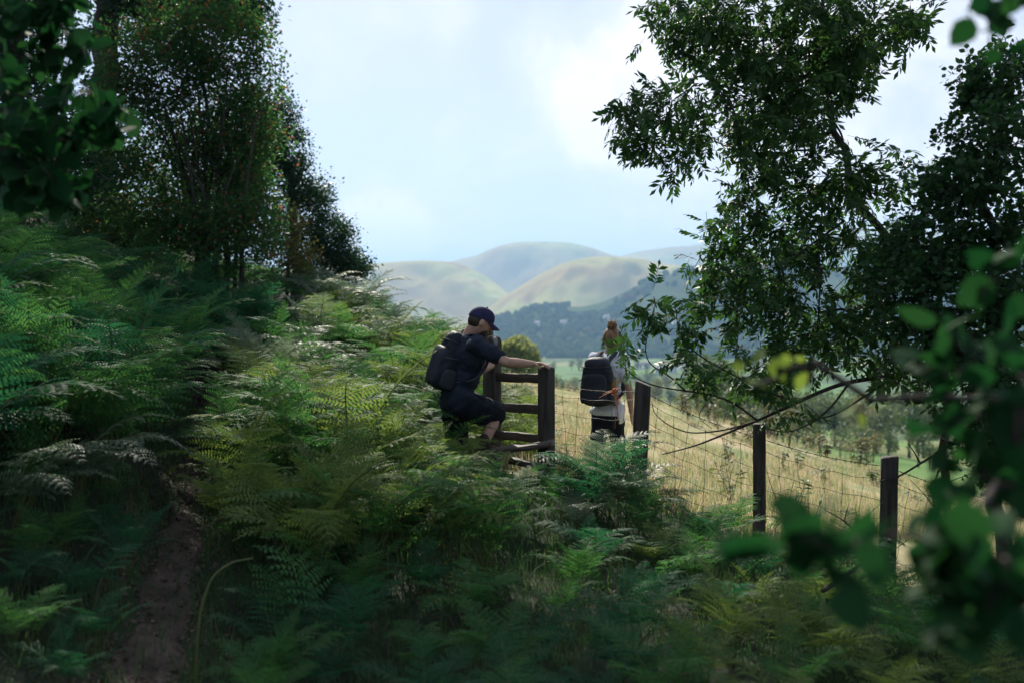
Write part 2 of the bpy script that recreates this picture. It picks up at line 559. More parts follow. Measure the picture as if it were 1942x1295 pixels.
# ------------------------------------------------------------------ hills
def hill_mat(name, grass1, grass2, brown, scale, wood=None):
    m, t, out = new_mat(name)
    g = N(t, 'ShaderNodeTexCoord')
    n1 = N(t, 'ShaderNodeTexNoise', Scale=scale, Detail=9.0, Roughness=0.62, Distortion=0.6)
    L(t, g.outputs['Object'], n1.inputs['Vector'])
    n2 = N(t, 'ShaderNodeTexNoise', Scale=scale * 0.35, Detail=5.0)
    L(t, g.outputs['Object'], n2.inputs['Vector'])
    c = ramp(t, n1.outputs['Fac'], [(0.36, grass1), (0.52, grass2), (0.64, brown)])
    c = mixc(t, ramp(t, n2.outputs['Fac'], [(0.42, (0,) * 3), (0.6, (0.75,) * 3)]), c, brown if wood is None else wood)
    p = N(t, 'ShaderNodeBsdfPrincipled', Roughness=1.0); p.inputs['Specular IOR Level'].default_value = 0.0
    L(t, c, p.inputs['Base Color']); L(t, p.outputs[0], out.inputs['Surface'])
    return m


M['fell'] = hill_mat('fell_grass', (0.28, 0.33, 0.09), (0.48, 0.45, 0.16), (0.38, 0.27, 0.12), 0.006)
M['fell_wood'] = hill_mat('wooded_slope', (0.05, 0.085, 0.035), (0.085, 0.12, 0.05), (0.06, 0.07, 0.035), 0.008)


HG = 3.0


def hill(name, pts, D, front, back, base, mat, amp=18.0, wl=420.0, seed=0.0, sharp=1.0):
    pts = np.array(pts, float)
    px = np.arange(pts[0, 0], pts[-1, 0] + 1, 5.0)
    # smooth interpolation of the crest
    py = np.interp(px, pts[:, 0], pts[:, 1])
    k = np.exp(-np.linspace(-2, 2, 11) ** 2); k /= k.sum()
    py = np.convolve(np.pad(py, 5, 'edge'), k, 'valid')
    dd = np.interp(px, pts[:, 0], pts[:, 2]) if pts.shape[1] > 2 else np.full(len(px), float(D))
    xc = (px - 971) / F * dd; zc = CZ - (py - 600) / F * dd
    v = np.concatenate([np.linspace(-1, 0, 46)[:-1], np.linspace(0, 1, 22)])
    vv, cx_ = np.meshgrid(v, np.arange(len(px)), indexing='ij')
    Dm = dd[None, :] + 0 * vv
    Xm = xc[None, :] + 0 * vv
    Ym = Dm + np.where(vv < 0, vv * front, vv * back)
    prof = 0.5 + 0.5 * np.cos(np.pi * np.abs(vv) ** sharp)
    gul = fbm(Xm / wl + seed, Ym / (wl * 2.2) + seed, 5)
    Zm = base + (zc[None, :] - base) * prof + amp * gul * smooth01((np.abs(vv) - .05) * HG) * (1 - np.abs(vv)) * 2.2
    Zm += amp * 0.05 * fbm(Xm / 60, Ym / 60, 3)
    mb = MB(); mb.grid(np.stack([Xm, Ym, Zm], -1))
    return tag(mb.build(name, mat, None, True), kind='structure'), (px, py, dd)


hill('hill', [(300, 520), (500, 515), (640, 505), (700, 501), (740, 497.5), (790, 495), (830, 496), (862, 498), (890, 508), (920, 524), (950, 546), (975, 566), (1010, 592), (1060, 625), (1100, 660)],
     3600, 800, 1500, -62, M['fell'], 52, 210, 1.3)
hill('hill', [(700, 540), (780, 515), (830, 500), (860, 496), (890, 488.5), (905, 485), (930, 473), (955, 464), (985, 459.5), (1010, 458), (1040, 458.5), (1075, 460), (1105, 466), (1130, 474), (1152, 483), (1180, 489), (1260, 500), (1400, 540), (1600, 600)],
     5200, 1200, 2000, -62, M['fell'], 80, 330, 5.7)
hill('hill', [(820, 660), (870, 625), (905, 600), (935, 578), (965, 557), (1000, 536), (1030, 518), (1058, 504), (1090, 493), (1130, 488), (1165, 489), (1200, 494), (1240, 500), (1290, 505), (1400, 520), (1600, 560), (1900, 590)],
     3000, 680, 1500, -60, M['fell'], 50, 170, 9.1)
hill('hill', [(1040, 520), (1120, 500), (1170, 488), (1200, 480), (1230, 474.5), (1265, 470), (1300, 467.5), (1350, 462), (1450, 452), (1560, 441), (1650, 436), (1760, 440), (1900, 455), (2100, 480), (2500, 540)],
     6000, 1400, 2000, -62, M['fell'], 70, 380, 12.4)
_, WOODCREST = hill('wooded_hill', [(760, 690), (850, 655), (900, 622), (950, 604), (1000, 588), (1050, 580), (1100, 583), (1140, 575), (1180, 557), (1220, 536), (1260, 522), (1310, 513), (1400, 503), (1550, 508), (1750, 520), (2000, 540), (2500, 600)],
     2100, 700, 800, -58, M['fell_wood'], 10, 260, 3.3)
WOOD_FRONT = 700


# ------------------------------------------------------------------ leaf templates
def leaf_quad(l=1.0, w=0.5, fold=0.12):
    """simple folded leaf along +X: 2 quads"""
    v = np.array([(0, 0, 0), (0.45 * l, w / 2, fold * w), (l, 0, -0.05 * l), (0.45 * l, -w / 2, fold * w), (0.45 * l, 0, 0.0)])
    f = np.array([(0, 4, 2, 1), (0, 3, 2, 4)])
    return v, f


def leaf_ellipse(l=1.0, w=0.5, n=4, fold=0.10, curl=0.1, serr=0.0):
    """rounder leaf along +X made of 2*n quads"""
    xs = np.linspace(0, 1, n + 1)
    ws = np.sin(np.pi * xs ** 0.8) ** 0.75 * w / 2
    ws[0] = 0.02 * w; ws[-1] = 0.015 * w
    v = []; f = []
    for i, (x, hw) in enumerate(zip(xs, ws)):
        z = -curl * x * x * l
        jj = 1 + serr * ((i % 2) * 2 - 1)
        v += [(x * l, 0, z), (x * l, hw * jj, z + fold * hw), (x * l, -hw * jj, z + fold * hw)]
    for i in range(n):
        a, b = 3 * i, 3 * i + 3
        f += [(a, b, b + 1, a + 1), (a, a + 2, b + 2, b)]
    return np.array(v), np.array(f)


def dir_mats(D, roll):
    """rotation matrices whose X axis is along D (n,3)"""
    D = D / (np.linalg.norm(D, axis=1)[:, None] + 1e-9)
    up = np.tile(np.array([0, 0, 1.0]), (len(D), 1)); up[np.abs(D[:, 2]) > 0.95] = (1, 0, 0)
    Yv = np.cross(up, D); Yv /= np.linalg.norm(Yv, axis=1)[:, None]
    Zv = np.cross(D, Yv)
    c, s_ = np.cos(roll)[:, None], np.sin(roll)[:, None]
    Y2 = Yv * c + Zv * s_; Z2 = -Yv * s_ + Zv * c
    return np.stack([D, Y2, Z2], -1)


# ------------------------------------------------------------------ far woods, valley trees, houses
def tree_template(seed, nleaf=900, h=10.0, w=5.0, conic=False, leaf=0.55, ball=False):
    """small far tree: trunk tube and a crown of loose leaf clumps, base at origin"""
    r_ = np.random.default_rng(seed)
    lob = []
    for k in range(14):
        a = r_.uniform(0, 6.28); e = r_.uniform(0.25, 0.92)
        rad = (w / 2) * (0.75 if not conic else 0.9 * (1 - e) + 0.1) * r_.uniform(0.35, 1)
        lob.append((rad * math.cos(a), rad * math.sin(a), h * (0.22 + 0.72 * e), w * r_.uniform(0.16, 0.27)))
    if ball:
        for k in range(26):
            d_ = r_.normal(size=3); d_ /= np.linalg.norm(d_)
            lob.append((d_[0] * w * .36, d_[1] * w * .36, h * .64 + d_[2] * h * .24, w * r_.uniform(.12, .2)))
        lob = lob[14:]
    lob = np.array(lob)
    idx = r_.integers(0, len(lob), nleaf)
    d = r_.normal(size=(nleaf, 3)); d /= np.linalg.norm(d, axis=1)[:, None]
    T = lob[idx, :3] + d * lob[idx, 3:4] * r_.uniform(0.7, 1.08, (nleaf, 1))
    tv, tf = leaf_quad(leaf, leaf * 0.75)
    RM = dir_mats(d + r_.normal(size=(nleaf, 3)) * 0.6, r_.uniform(0, 6.28, nleaf))
    v, f = scatter(tv, tf, RM, T, r_.uniform(0.6, 1.3, nleaf))
    crown = lambda mat: qmesh('crown', v, [(f, 0)], [mat])
    mb = MB()
    mb.tube([(0, 0, -0.5), (0.05, 0, h * 0.2), (0.0, 0.08, h * 0.45), (0.1, 0.02, h * 0.75)], [w * .045, w * .035, w * .025, w * .008], 6)
    for k in range(5):
        p = lob[k * 2, :3]
        mb.tube([(0, 0, h * (.2 + .06 * k)), tuple(p * 0.6 + np.array([0, 0, h * .08])), tuple(p)], [w * .02, w * .013, w * .004], 5)
    return crown, mb.mesh('trunk', [M['bark']])


def far_tree(tpl, name, label, loc, sc, rz, group):
    o = thing(name, label, 'tree', loc, group)
    o.scale = (sc, sc, sc); o.rotation_euler = (0, 0, rz)
    for nm, me in (('crown', tpl[0]), ('trunk', tpl[1])):
        c = bpy.data.objects.new(nm, me); COL.objects.link(c); c.parent = o
    return o


_ct = [tree_template(11 + k, 900, 10, 6.5) for k in range(4)]
FT = [(c(M['far_leaf']), tr) for c, tr in _ct]
FTY = [(c(M['far_leaf_y']), tr) for c, tr in _ct[:2]]
# the round tree standing beyond the stile
cr_, tr_ = tree_template(41, 7000, 9.0, 5.6, leaf=0.36, ball=True)
Yt = 92.0
pt = P(981, 640, Yt)
o = far_tree((cr_(M['round_leaf']), tr_), 'round_tree', 'round olive green tree standing in the field beyond the stile', (pt.x, Yt, 0), 1, 0.4, None)
g0 = gz(pt.x, Yt); o.location.z = g0; s_ = (pt.z - g0) / 8.7
o.scale = (0.78, 0.78, s_)
# hedgerow and copse trees on the slope down to the valley
spots = []
def row(pa, pb, n, r0, r1, lab, grp, jit=0.12, sc=(0.8, 1.25)):
    for k in range(n):
        u = (k + rng.uniform(-.4, .4)) / max(1, n - 1)
        px_ = pa + (pb - pa) * u
        rr_ = r0 + (r1 - r0) * u + rng.uniform(-1, 1) * jit * r0
        spots.append((px_, rr_, rng.uniform(*sc), lab, grp))
row(1330, 1960, 20, 150, 210, 'broad dark green tree in the copse below the dry meadow', 'trees in the copse below the meadow')
row(1300, 1900, 16, 110, 150, 'smaller tree at the foot of the meadow before the copse', 'trees at the foot of the meadow', 0.1, (0.35, 0.6))
row(1010, 1330, 12, 330, 420, 'tree in the hedgerow crossing the fields beyond the woman', 'hedgerow trees in the valley')
row(1450, 1950, 16, 320, 380, 'tree in the hedgerow behind the copse', 'hedgerow trees behind the copse')
row(930, 1500, 26, 620, 700, 'small tree in a line across the valley floor', 'trees across the valley floor', 0.12, (0.9, 1.5))
row(930, 1900, 40, 950, 1150, 'tiny tree among the houses on the valley floor', 'trees among the valley houses', 0.1, (1.0, 1.7))
for k, (px_, rr_, sc_, lab, grp) in enumerate(spots):
    x = (px_ - 971) / F * rr_
    tp = (FT + FTY[:1])[k % 5]
    far_tree(tp, 'valley_tree', lab, (x, rr_, gz(x, rr_) - 0.2), sc_, k * 1.7, grp)

# woods clothing the slope: one mass of crowns
px_, py_, dd_ = WOODCREST
n = 3800
ic = rng.uniform(880, 2000, n); v_ = -rng.uniform(0, 1, n) ** 0.8
den = fbm(ic / 70.0, v_ * 5 + 2, 4) > -0.22 + 0.1 * (v_ > -0.25)
ic, v_ = ic[den], v_[den]
dcr = np.interp(ic, px_, dd_); zcr = CZ - (np.interp(ic, px_, py_) - 600) / F * dcr
X = (ic - 971) / F * dcr; Yw = dcr + v_ * WOOD_FRONT
gul = fbm(X / 260 + 3.3, Yw / (260 * 2.2) + 3.3, 5) * smooth01((np.abs(v_) - .05) * HG)
Zw = -58 + (zcr + 58) * (0.5 + 0.5 * np.cos(np.pi * np.abs(v_))) + 10 * gul * (1 - np.abs(v_)) * 2.2
bmk = bmesh.new(); bmesh.ops.create_icosphere(bmk, subdivisions=2, radius=1.0)
iv = np.array([vv.co[:] for vv in bmk.verts]); jf = np.array([[vv.index for vv in ff.verts] for ff in bmk.faces]); bmk.free()
iv = iv * (1 + 0.35 * (np.random.default_rng(5).random(len(iv))[:, None] - 0.5)); iv[:, 2] *= 1.2
V, Fc = scatter(iv, jf, rotmats(rng.uniform(0, 6.28, len(X)), X * 0, X * 0), np.stack([X, Yw, Zw + 3], -1), rng.uniform(4, 8.5, len(X)))
M['far_wood'] = leaf_mat('far_wood', (0.028, 0.055, 0.03), (0.07, 0.10, 0.04), 0.0, 0.9, spec=0.0, c3=(0.10, 0.08, 0.04), c3amt=0.08)
tag(link('far_woodland', qmesh('far_woodland', V, [(Fc, 0)], [M['far_wood']])), 'dark woodland covering the slope below the bare hills', 'woodland', kind='stuff')

M['render_white'] = noise_mat('house_render', (0.74, 0.73, 0.70), (0.84, 0.83, 0.80), 0.5, 0.9)
M['slate'] = noise_mat('house_slate', (0.10, 0.10, 0.115), (0.17, 0.17, 0.18), 0.6, 0.7)
M['pane'] = noise_mat('house_window', (0.03, 0.035, 0.04), (0.05, 0.055, 0.06), 1, 0.2)


def house(loc, w, d, h, rz, label, group=None):
    o = thing('house', label, 'house', loc, group)
    o.rotation_euler = (0, 0, rz)
    ex, ey, ez = (1, 0, 0), (0, 1, 0), (0, 0, 1)
    a = MB(); a.box((0, 0, h / 2 - 1), ex, ey, ez, w, d, h + 2)
    for sgn in (-1, 1):
        x_ = sgn * w / 2
        a.add([(x_, -d / 2, h), (x_, d / 2, h), (x_, 0, h + d * .42)], None, [(0, 1, 2)])
    def put(name, mb_, mat, par):
        c = bpy.data.objects.new(name, mb_.mesh(name, [mat])); COL.objects.link(c); c.parent = par; return c
    put('wall', a, M['render_white'], o)
    rf = MB()
    e = 0.5
    rf.add([(-w / 2 - e, -d / 2 - e, h - .3), (w / 2 + e, -d / 2 - e, h - .3), (w / 2 + e, 0, h + d * .42 + .2), (-w / 2 - e, 0, h + d * .42 + .2),
            (-w / 2 - e, d / 2 + e, h - .3), (w / 2 + e, d / 2 + e, h - .3)], [(0, 1, 2, 3), (3, 2, 5, 4)])
    r_ = put('roof', rf, M['slate'], o)
    ch = MB(); ch.box((w * .35, 0, h + d * .42 + .6), ex, ey, ez, .9, .9, 1.8)
    put('chimney', ch, M['render_white'], r_)
    for k in range(3):
        for zf in (0.25, 0.68):
            wn = MB(); wn.box((-w / 2 + w * (k + .75) / 3.5, -d / 2 - .03, h * zf + .3), ex, ey, ez, 1.2, .08, 1.4)
            put('window', wn, M['pane'], o)
    return o


for k in range(14):      # the village strung along the valley floor
    px2 = 1185 + k * 23 + rng.uniform(-8, 8); rr_ = 1020 + rng.uniform(-60, 90)
    x = (px2 - 971) / F * rr_
    house((x, rr_, gz(x, rr_) + 1), rng.uniform(6.5, 11), 6.5, rng.uniform(4.5, 6), rng.uniform(-.6, .6), 'white rendered house in the village row on the valley floor', 'village houses on the valley floor')
for (px2, py2, lab) in ((1150, 610, 'white house high in the woods above the woman'), (1068, 620, 'white house in the woods left of the woman'), (1018, 622, 'pale house in the woods above the round tree'), (1280, 622, 'pale house in the woods behind the ash twigs')):
    dc = 2100.0
    # stand it on the wooded slope: march along the ray until it meets the slope
    best = None
    for vv_ in np.linspace(-0.02, -1, 200):
        Yq = dc + vv_ * WOOD_FRONT
        q = P(px2, py2, Yq)
        ppx = q.x / dc * F + 971
        zc = CZ - (np.interp(ppx, px_, py_) - 600) / F * dc
        gu = float(fbm(np.array([q.x / 260 + 3.3]), np.array([Yq / 572 + 3.3]), 5)[0])
        zs = -58 + (zc + 58) * (0.5 + 0.5 * math.cos(math.pi * abs(vv_))) + 10 * gu * float(smooth01((abs(vv_) - .05) * HG)) * (1 - abs(vv_)) * 2.2
        if zs < q.z:
            break
        best = (q.x, Yq, zs)
    if best:
        house((best[0], best[1] - 6, best[2] + 3), 10, 7, 5.5, 0.2, lab)


# ------------------------------------------------------------------ fern fronds
def frond_template(seed, pairs=15, m=9, bend=1.5, lean=0.15, width=0.26, stalk=0.34, droop=0.35):
    """bracken frond, unit length, grows up from the origin and arches over towards +X"""
    r_ = np.random.default_rng(seed)
    nt = 25
    ts = np.linspace(0, 1, nt)
    th = lean + bend * np.clip((ts - 0.12) / 0.88, 0, 1) ** 1.35
    dx = np.sin(th); dz = np.cos(th)
    ds = 1 / (nt - 1)
    rx = np.concatenate([[0], np.cumsum((dx[1:] + dx[:-1]) / 2 * ds)]); rz = np.concatenate([[0], np.cumsum((dz[1:] + dz[:-1]) / 2 * ds)])
    ry = 0.05 * np.sin(ts * 2 + r_.uniform(0, 6)) * ts
    V = []; Q = []
    sp = (1 - stalk) / pairs
    for k in range(pairs):
        sfr = (k + 0.3) / pairs
        t0 = stalk + (1 - stalk) * sfr ** 0.92
        base = np.array([np.interp(t0, ts, rx), np.interp(t0, ts, ry), np.interp(t0, ts, rz)])
        th0 = np.interp(t0, ts, th)
        tan = np.array([math.sin(th0), 0, math.cos(th0)]); nor = np.array([-math.cos(th0), 0, math.sin(th0)])
        ln = width * (1 - sfr) ** 0.8 * (0.82 + 0.18 * min(1, sfr * 6)) * r_.uniform(0.85, 1.1) + 0.014
        mm = max(3, int(round(m * min(1, ln / width + 0.2))))
        for sg in (-1, 1):
            if r_.random() < 0.04: continue
            side = np.array([0, sg, 0])
            d0 = side * 0.92 + tan * (0.36 + 0.3 * sfr) + r_.normal(0, .07, 3)
            tw = r_.normal(0, 0.38)
            dr = droop * r_.uniform(.5, 1.6)
            prev = base.copy(); mids = [prev]; dirs = []
            for j in range(mm):
                u = j / mm
                d = d0 - np.array([0, 0, 1]) * dr * u * 1.2 + tan * 0.15 * u + nor * (0.22 - 0.2 * u)
                d /= np.linalg.norm(d)
                prev = prev + d * ln / mm
                mids.append(prev); dirs.append(d)
            for j in range(mm):
                u = (j + 0.3) / mm
                pl = min(sp * 0.50, ln * 0.16) * (1 - u) ** 0.45 * (0.8 + 0.2 * min(1, u * 5)) * r_.uniform(.85, 1.15) + 0.003
                d = dirs[j]
                nn_ = nor * math.cos(tw) + side * math.sin(tw)
                s2 = np.cross(nn_, d); s2 /= np.linalg.norm(s2)
                a, b = mids[j], mids[j] * 0.28 + mids[j + 1] * 0.72
                for q_ in (-1, 1):
                    tip = s2 * q_ * pl + d * pl * 0.40 - nn_ * pl * 0.2
                    i0 = len(V)
                    V += [a, b, b * 0.6 + a * 0.4 + tip, a * 0.75 + b * 0.25 + tip * 0.85]
                    Q.append((i0, i0 + 1, i0 + 2, i0 + 3))
    V = np.array(V); Q = np.array(Q)
    mb = MB(); mb.tube(np.stack([rx, ry, rz], -1)[::3], np.linspace(0.0065, 0.0012, len(rx[::3])), 4, False)
    sv_, sq_ = np.vstack(mb.v), np.vstack(mb.q)
    return V, Q, sv_, sq_


FR_HI = [frond_template(100 + k, pairs=[15, 14, 16, 15, 13, 16][k], m=11, bend=[1.5, 1.9, 1.2, 1.7, 2.2, 0.8][k], lean=[.15, .1, .25, .3, .2, .12][k],
                        width=[.27, .25, .27, .29, .24, .25][k], droop=[.35, .5, .3, .45, .7, .2][k]) for k in range(6)]
FR_LO = [frond_template(200 + k, pairs=12, m=6,  bend=[1.5, 1.9, 1.2, 1.75][k], lean=[.15, .1, .25, .2][k], droop=[.35, .5, .3, .5][k]) for k in range(4)]
FROND = {}
for mk in ('fern', 'fern_shade_tint', 'fern_sun_tint', 'fern_brown', 'fern_glare_tint'):
    FROND[mk] = [qmesh('frond', np.vstack([v, sv]), [(q, 0), (sq + len(v), 1)], [M[mk], M['stalk']]) for v, q, sv, sq in FR_HI]


def fern(x, y, size, mk, label, group=None, n=None, spread=1.0, yaw=None, seed=0, name='bracken_fern', pool=None):
    r_ = random.Random(seed * 7919 + int(x * 1000) + int(y * 313))
    o = thing(name, label, 'fern', (x, y, gz(x, y) - 0.02), group)
    n = n or r_.randint(8, 11)
    a0 = r_.uniform(0, 6.28)
    for k in range(n):
        c = bpy.data.objects.new('frond', FROND[mk][r_.choice(pool or (0, 1, 2, 3, 4, 5, 0, 1, 3))])
        COL.objects.link(c); c.parent = o
        s_ = size * r_.uniform(0.72, 1.1)
        az = a0 + k * 6.283 / n + r_.uniform(-.4, .4) if yaw is None else yaw + r_.uniform(-.7, .7)
        c.rotation_euler = (r_.uniform(-.16, .16), r_.uniform(-.12, .22) * spread, az)
        c.location = (r_.uniform(-.05, .05), r_.uniform(-.05, .05), 0)
        c.scale = (s_, s_, s_)
    return o


# ------------------------------------------------------------------ trees
def grow(trunk_pts, attract, seed, trunk_r, tip_r=0.004, step=0.22, wob=0.05, sag=0.0, n_side=5, expo=0.5):
    """branch skeleton that reaches every attractor; returns trunk mesh builder, branch mesh builder, tip directions"""
    r_ = np.random.default_rng(seed)
    tp = np.array([tuple(p) for p in trunk_pts], float)
    seg = np.concatenate([[0], np.cumsum(np.linalg.norm(np.diff(tp, axis=0), axis=1))])
    m = max(6, int(seg[-1] / step))
    u = np.linspace(0, seg[-1], m)
    pos = [np.array([np.interp(q, seg, tp[:, i]) for i in range(3)]) for q in u]
    pos = [p + r_.normal(0, wob * 0.4, 3) * (i > 0) for i, p in enumerate(pos)]
    par = [-1] + list(range(m - 1))
    lo = int(m * 0.22)
    ok = [i >= lo for i in range(m)]
    A = np.array([tuple(a) for a in attract])
    dist0 = np.min(np.linalg.norm(A[:, None] - np.array(pos)[None, lo:], axis=2), axis=1)
    order = np.argsort(dist0)
    paths = []; tips = np.zeros((len(A), 3)); ends = {}
    PA = np.zeros((m + len(A) * 40, 3)); PA[:m] = np.array(pos)
    OK = np.zeros(len(PA), bool); OK[:m] = ok
    n = m
    for ai in order:
        a = A[ai]
        d = np.linalg.norm(PA[:n] - a, axis=1)
        # prefer joints that lie below the tip
        d = d + np.where(PA[:n, 2] > a[2] + 0.15, 0.5 * (PA[:n, 2] - a[2]), 0) + np.where(OK[:n], 0, 1e6)
        j = int(np.argmin(d)); p = PA[j]
        L_ = np.linalg.norm(a - p)
        k = min(38, max(2, int(L_ / step) + 1))
        idx = [j]; prev = j
        off = r_.normal(0, wob * L_, 3)
        for q in range(1, k + 1):
            w_ = q / k
            pt_ = p * (1 - w_) + a * w_ + off * math.sin(math.pi * w_) + np.array([0, 0, -sag * L_ * math.sin(math.pi * w_)])
            if q < k: pt_ = pt_ + r_.normal(0, 0.012, 3)
            PA[n] = pt_; OK[n] = True
            par.append(prev); idx.append(n); prev = n; n += 1
        paths.append(idx); ends[ai] = prev
        tips[ai] = PA[idx[-1]] - PA[idx[-2]]
    cnt = np.zeros(n)
    for ai, e in ends.items(): cnt[e] += 1
    for i in range(n - 1, 0, -1):
        cnt[par[i]] += cnt[i]
    rad = np.maximum(tip_r, trunk_r * (np.maximum(cnt, 0.3) / max(1, cnt[0])) ** expo)
    rad[:m] = np.maximum(rad[:m], trunk_r * np.linspace(1, 0.25, m))
    tm = MB(); tm.tube(PA[:m], rad[:m], 9)
    bm_ = MB()
    for idx in paths:
        rr = rad[idx].copy(); rr[0] = min(rr[0], rr[1] * 1.15)
        bm_.tube(PA[idx], rr, n_side, False)
    return tm, bm_, A, tips / (np.linalg.norm(tips, axis=1)[:, None] + 1e-9)


def in_blobs(blobs, seed):
    """blobs: (px, py, Y, rx_px, ry_px, depth_m, count) -> points inside, towards the shell"""
    r_ = np.random.default_rng(seed); out = []
    for (px, py, Y, rx, ry, dp, n) in blobs:
        c = P(px, py, Y); s_ = Y / F
        d = r_.normal(size=(n, 3)); d /= np.linalg.norm(d, axis=1)[:, None]
        q = d * (r_.uniform(0.15, 1, (n, 1)) ** 0.45)
        out.append(np.array(c) + q * np.array([rx * s_, dp, ry * s_]))
    return np.vstack(out)


def crown_leaves(A, tips, per, rad, size, tpl, seed, droop=0.2, jit=0.9, var=(0.7, 1.25)):
    r_ = np.random.default_rng(seed)
    n = len(A) * per
    C_ = np.repeat(A, per, 0); D = np.repeat(tips, per, 0)
    back = r_.uniform(-1.0, 0.25, (n, 1))
    T = C_ + D * back * rad * 1.6 + r_.normal(size=(n, 3)) * rad * 0.5
    dd = D * 0.5 + r_.normal(size=(n, 3)) * jit - np.array([0, 0, droop])
    RM = dir_mats(dd, r_.normal(0, 0.7, n))
    S = size * r_.uniform(*var, n)
    return RM, T, S


def leafy_tree(name, label, cat, trunk_pts, blobs, seed, trunk_r, leaf, per, crad, size, mat, group=None, tip_r=0.004, wob=0.06, step=0.25, stems=None, droop=0.2, expo=0.5, extra=None):
    A = in_blobs(blobs, seed)
    if extra is not None: A = np.vstack([A, extra])
    base = Vector(trunk_pts[0])
    o = thing(name, label, cat, base, group)
    tm, bm_, A, tips = grow(trunk_pts, A, seed, trunk_r, tip_r, step, wob, expo=expo)
    tm.build('trunk', M['bark'], o, True)
    for st in (stems or []):
        s_ = MB(); s_.tube(st, np.linspace(trunk_r * .7, trunk_r * .15, len(st)), 6); s_.build('stem', M['bark'], o, True)
    tag(bm_.build('branches', M['bark'], o, True), kind='stuff')
    RM, T, S = crown_leaves(A, tips, per, crad, size, leaf, seed + 1, droop)
    v, f = scatter(leaf[0], leaf[1], RM, T, S)
    c = link('crown', qmesh('crown', v, [(f, 0)], [mat]), o)
    tag(c, kind='stuff')
    return o


def foot(px, Y, sink=0.15):
    x = (px - 971) / F * Y
    return Vector((x, Y, gz(x, Y) - sink))


def path_pts(a, *rest):
    return [a] + [P(*p) for p in rest]


LQ = (np.array([(0, 0, 0), (0.45, .31, .05), (1, 0, -.05), (0.45, -.31, .05)]), np.array([(0, 3, 2, 1)]))
LE = leaf_ellipse(1, 0.72, 3, 0.12, 0.12)
# hawthorn with many stems on the bank
b = foot(430, 15.0)
stems = []
for k in range(13):
    x0 = 430 + random.uniform(-55, 60); x1 = 390 + (k - 6) * 27 + random.uniform(-18, 18)
    y1 = 110 + abs(k - 6) * 20 + random.uniform(-20, 40)
    f0 = foot(x0, 15 + random.uniform(-.5, .5))
    stems.append([f0, P(x0 + (x1 - x0) * .25, 360, 15 + random.uniform(-.5, .5)), P(x0 + (x1 - x0) * .62, 220, 15 + random.uniform(-.7, .7)), P(x1, y1, 15 + random.uniform(-.9, .9))])
leafy_tree('hawthorn_tree', 'many stemmed hawthorn with rust tinged leaves rising above the fern bank', 'tree', path_pts(b, (420, 380, 15), (400, 260, 15.1), (380, 120, 15)),
           [(300, 120, 15, 130, 90, .9, 150), (420, 90, 15, 90, 80, .9, 120), (230, 230, 15, 110, 110, .9, 120), (400, 240, 15.3, 110, 130, .9, 110), (480, 230, 15, 38, 100, .6, 70),
            (300, 370, 15.3, 150, 90, .9, 110), (470, 370, 15, 60, 80, .6, 60), (190, 360, 15.3, 90, 90, .8, 60), (370, 30, 15, 120, 60, .9, 100), (250, 300, 15.6, 170, 160, .8, 170), (400, 330, 15.8, 110, 130, .8, 160), (470, 300, 15.4, 50, 150, .6, 110), (330, 200, 15.6, 160, 150, .8, 150), (420, 430, 14.6, 120, 60, .5, 130), (260, 430, 14.8, 120, 60, .5, 110), (490, 430, 15, 50, 60, .5, 60), (512, 150, 15, 24, 60, .4, 16), (520, 250, 15, 26, 50, .4, 16), (505, 60, 15, 24, 30, .4, 10)],
           61, 0.05, LQ, 30, 0.22, 0.066, M['thorn'], tip_r=0.005, stems=stems)
# golden bush at the tree foot
leafy_tree('field_maple_bush', 'yellowing bush in front of the dark holly on the slope', 'bush', path_pts(foot(545, 17), (548, 480, 17), (550, 440, 17)),
           [(545, 440, 17, 40, 60, .5, 50), (575, 490, 16.8, 38, 35, .5, 40), (520, 480, 17, 40, 40, .5, 40)], 62, 0.03, LQ, 24, 0.18, 0.055, M['golden'])
# dark holly-like tree falling away to the right
leafy_tree('holly_tree', 'dark evergreen holly at the end of the tree line beside the sky', 'tree', path_pts(foot(560, 18.5), (560, 470, 18.5), (550, 350, 18.6), (520, 230, 18.6)),
           [(540, 330, 18.5, 42, 60, .8, 90), (580, 410, 18.5, 60, 60, .9, 120), (630, 450, 18.4, 42, 50, .8, 100), (665, 500, 18.3, 36, 32, .7, 80), (600, 500, 18.4, 70, 40, .8, 80), (510, 260, 18.8, 30, 80, .7, 70), (400, 400, 19.5, 130, 90, 1, 110), (250, 380, 19.5, 130, 110, 1, 110), (450, 250, 19.5, 70, 130, 1, 90), (535, 220, 18.6, 32, 60, .6, 50), (560, 290, 18.5, 34, 50, .6, 50), (600, 360, 18.5, 34, 40, .6, 50), (690, 510, 18.3, 20, 18, .3, 16), (655, 440, 18.3, 18, 22, .3, 14)],
           63, 0.10, LQ, 34, 0.17, 0.06, M['dark_leaf'], tip_r=0.006)
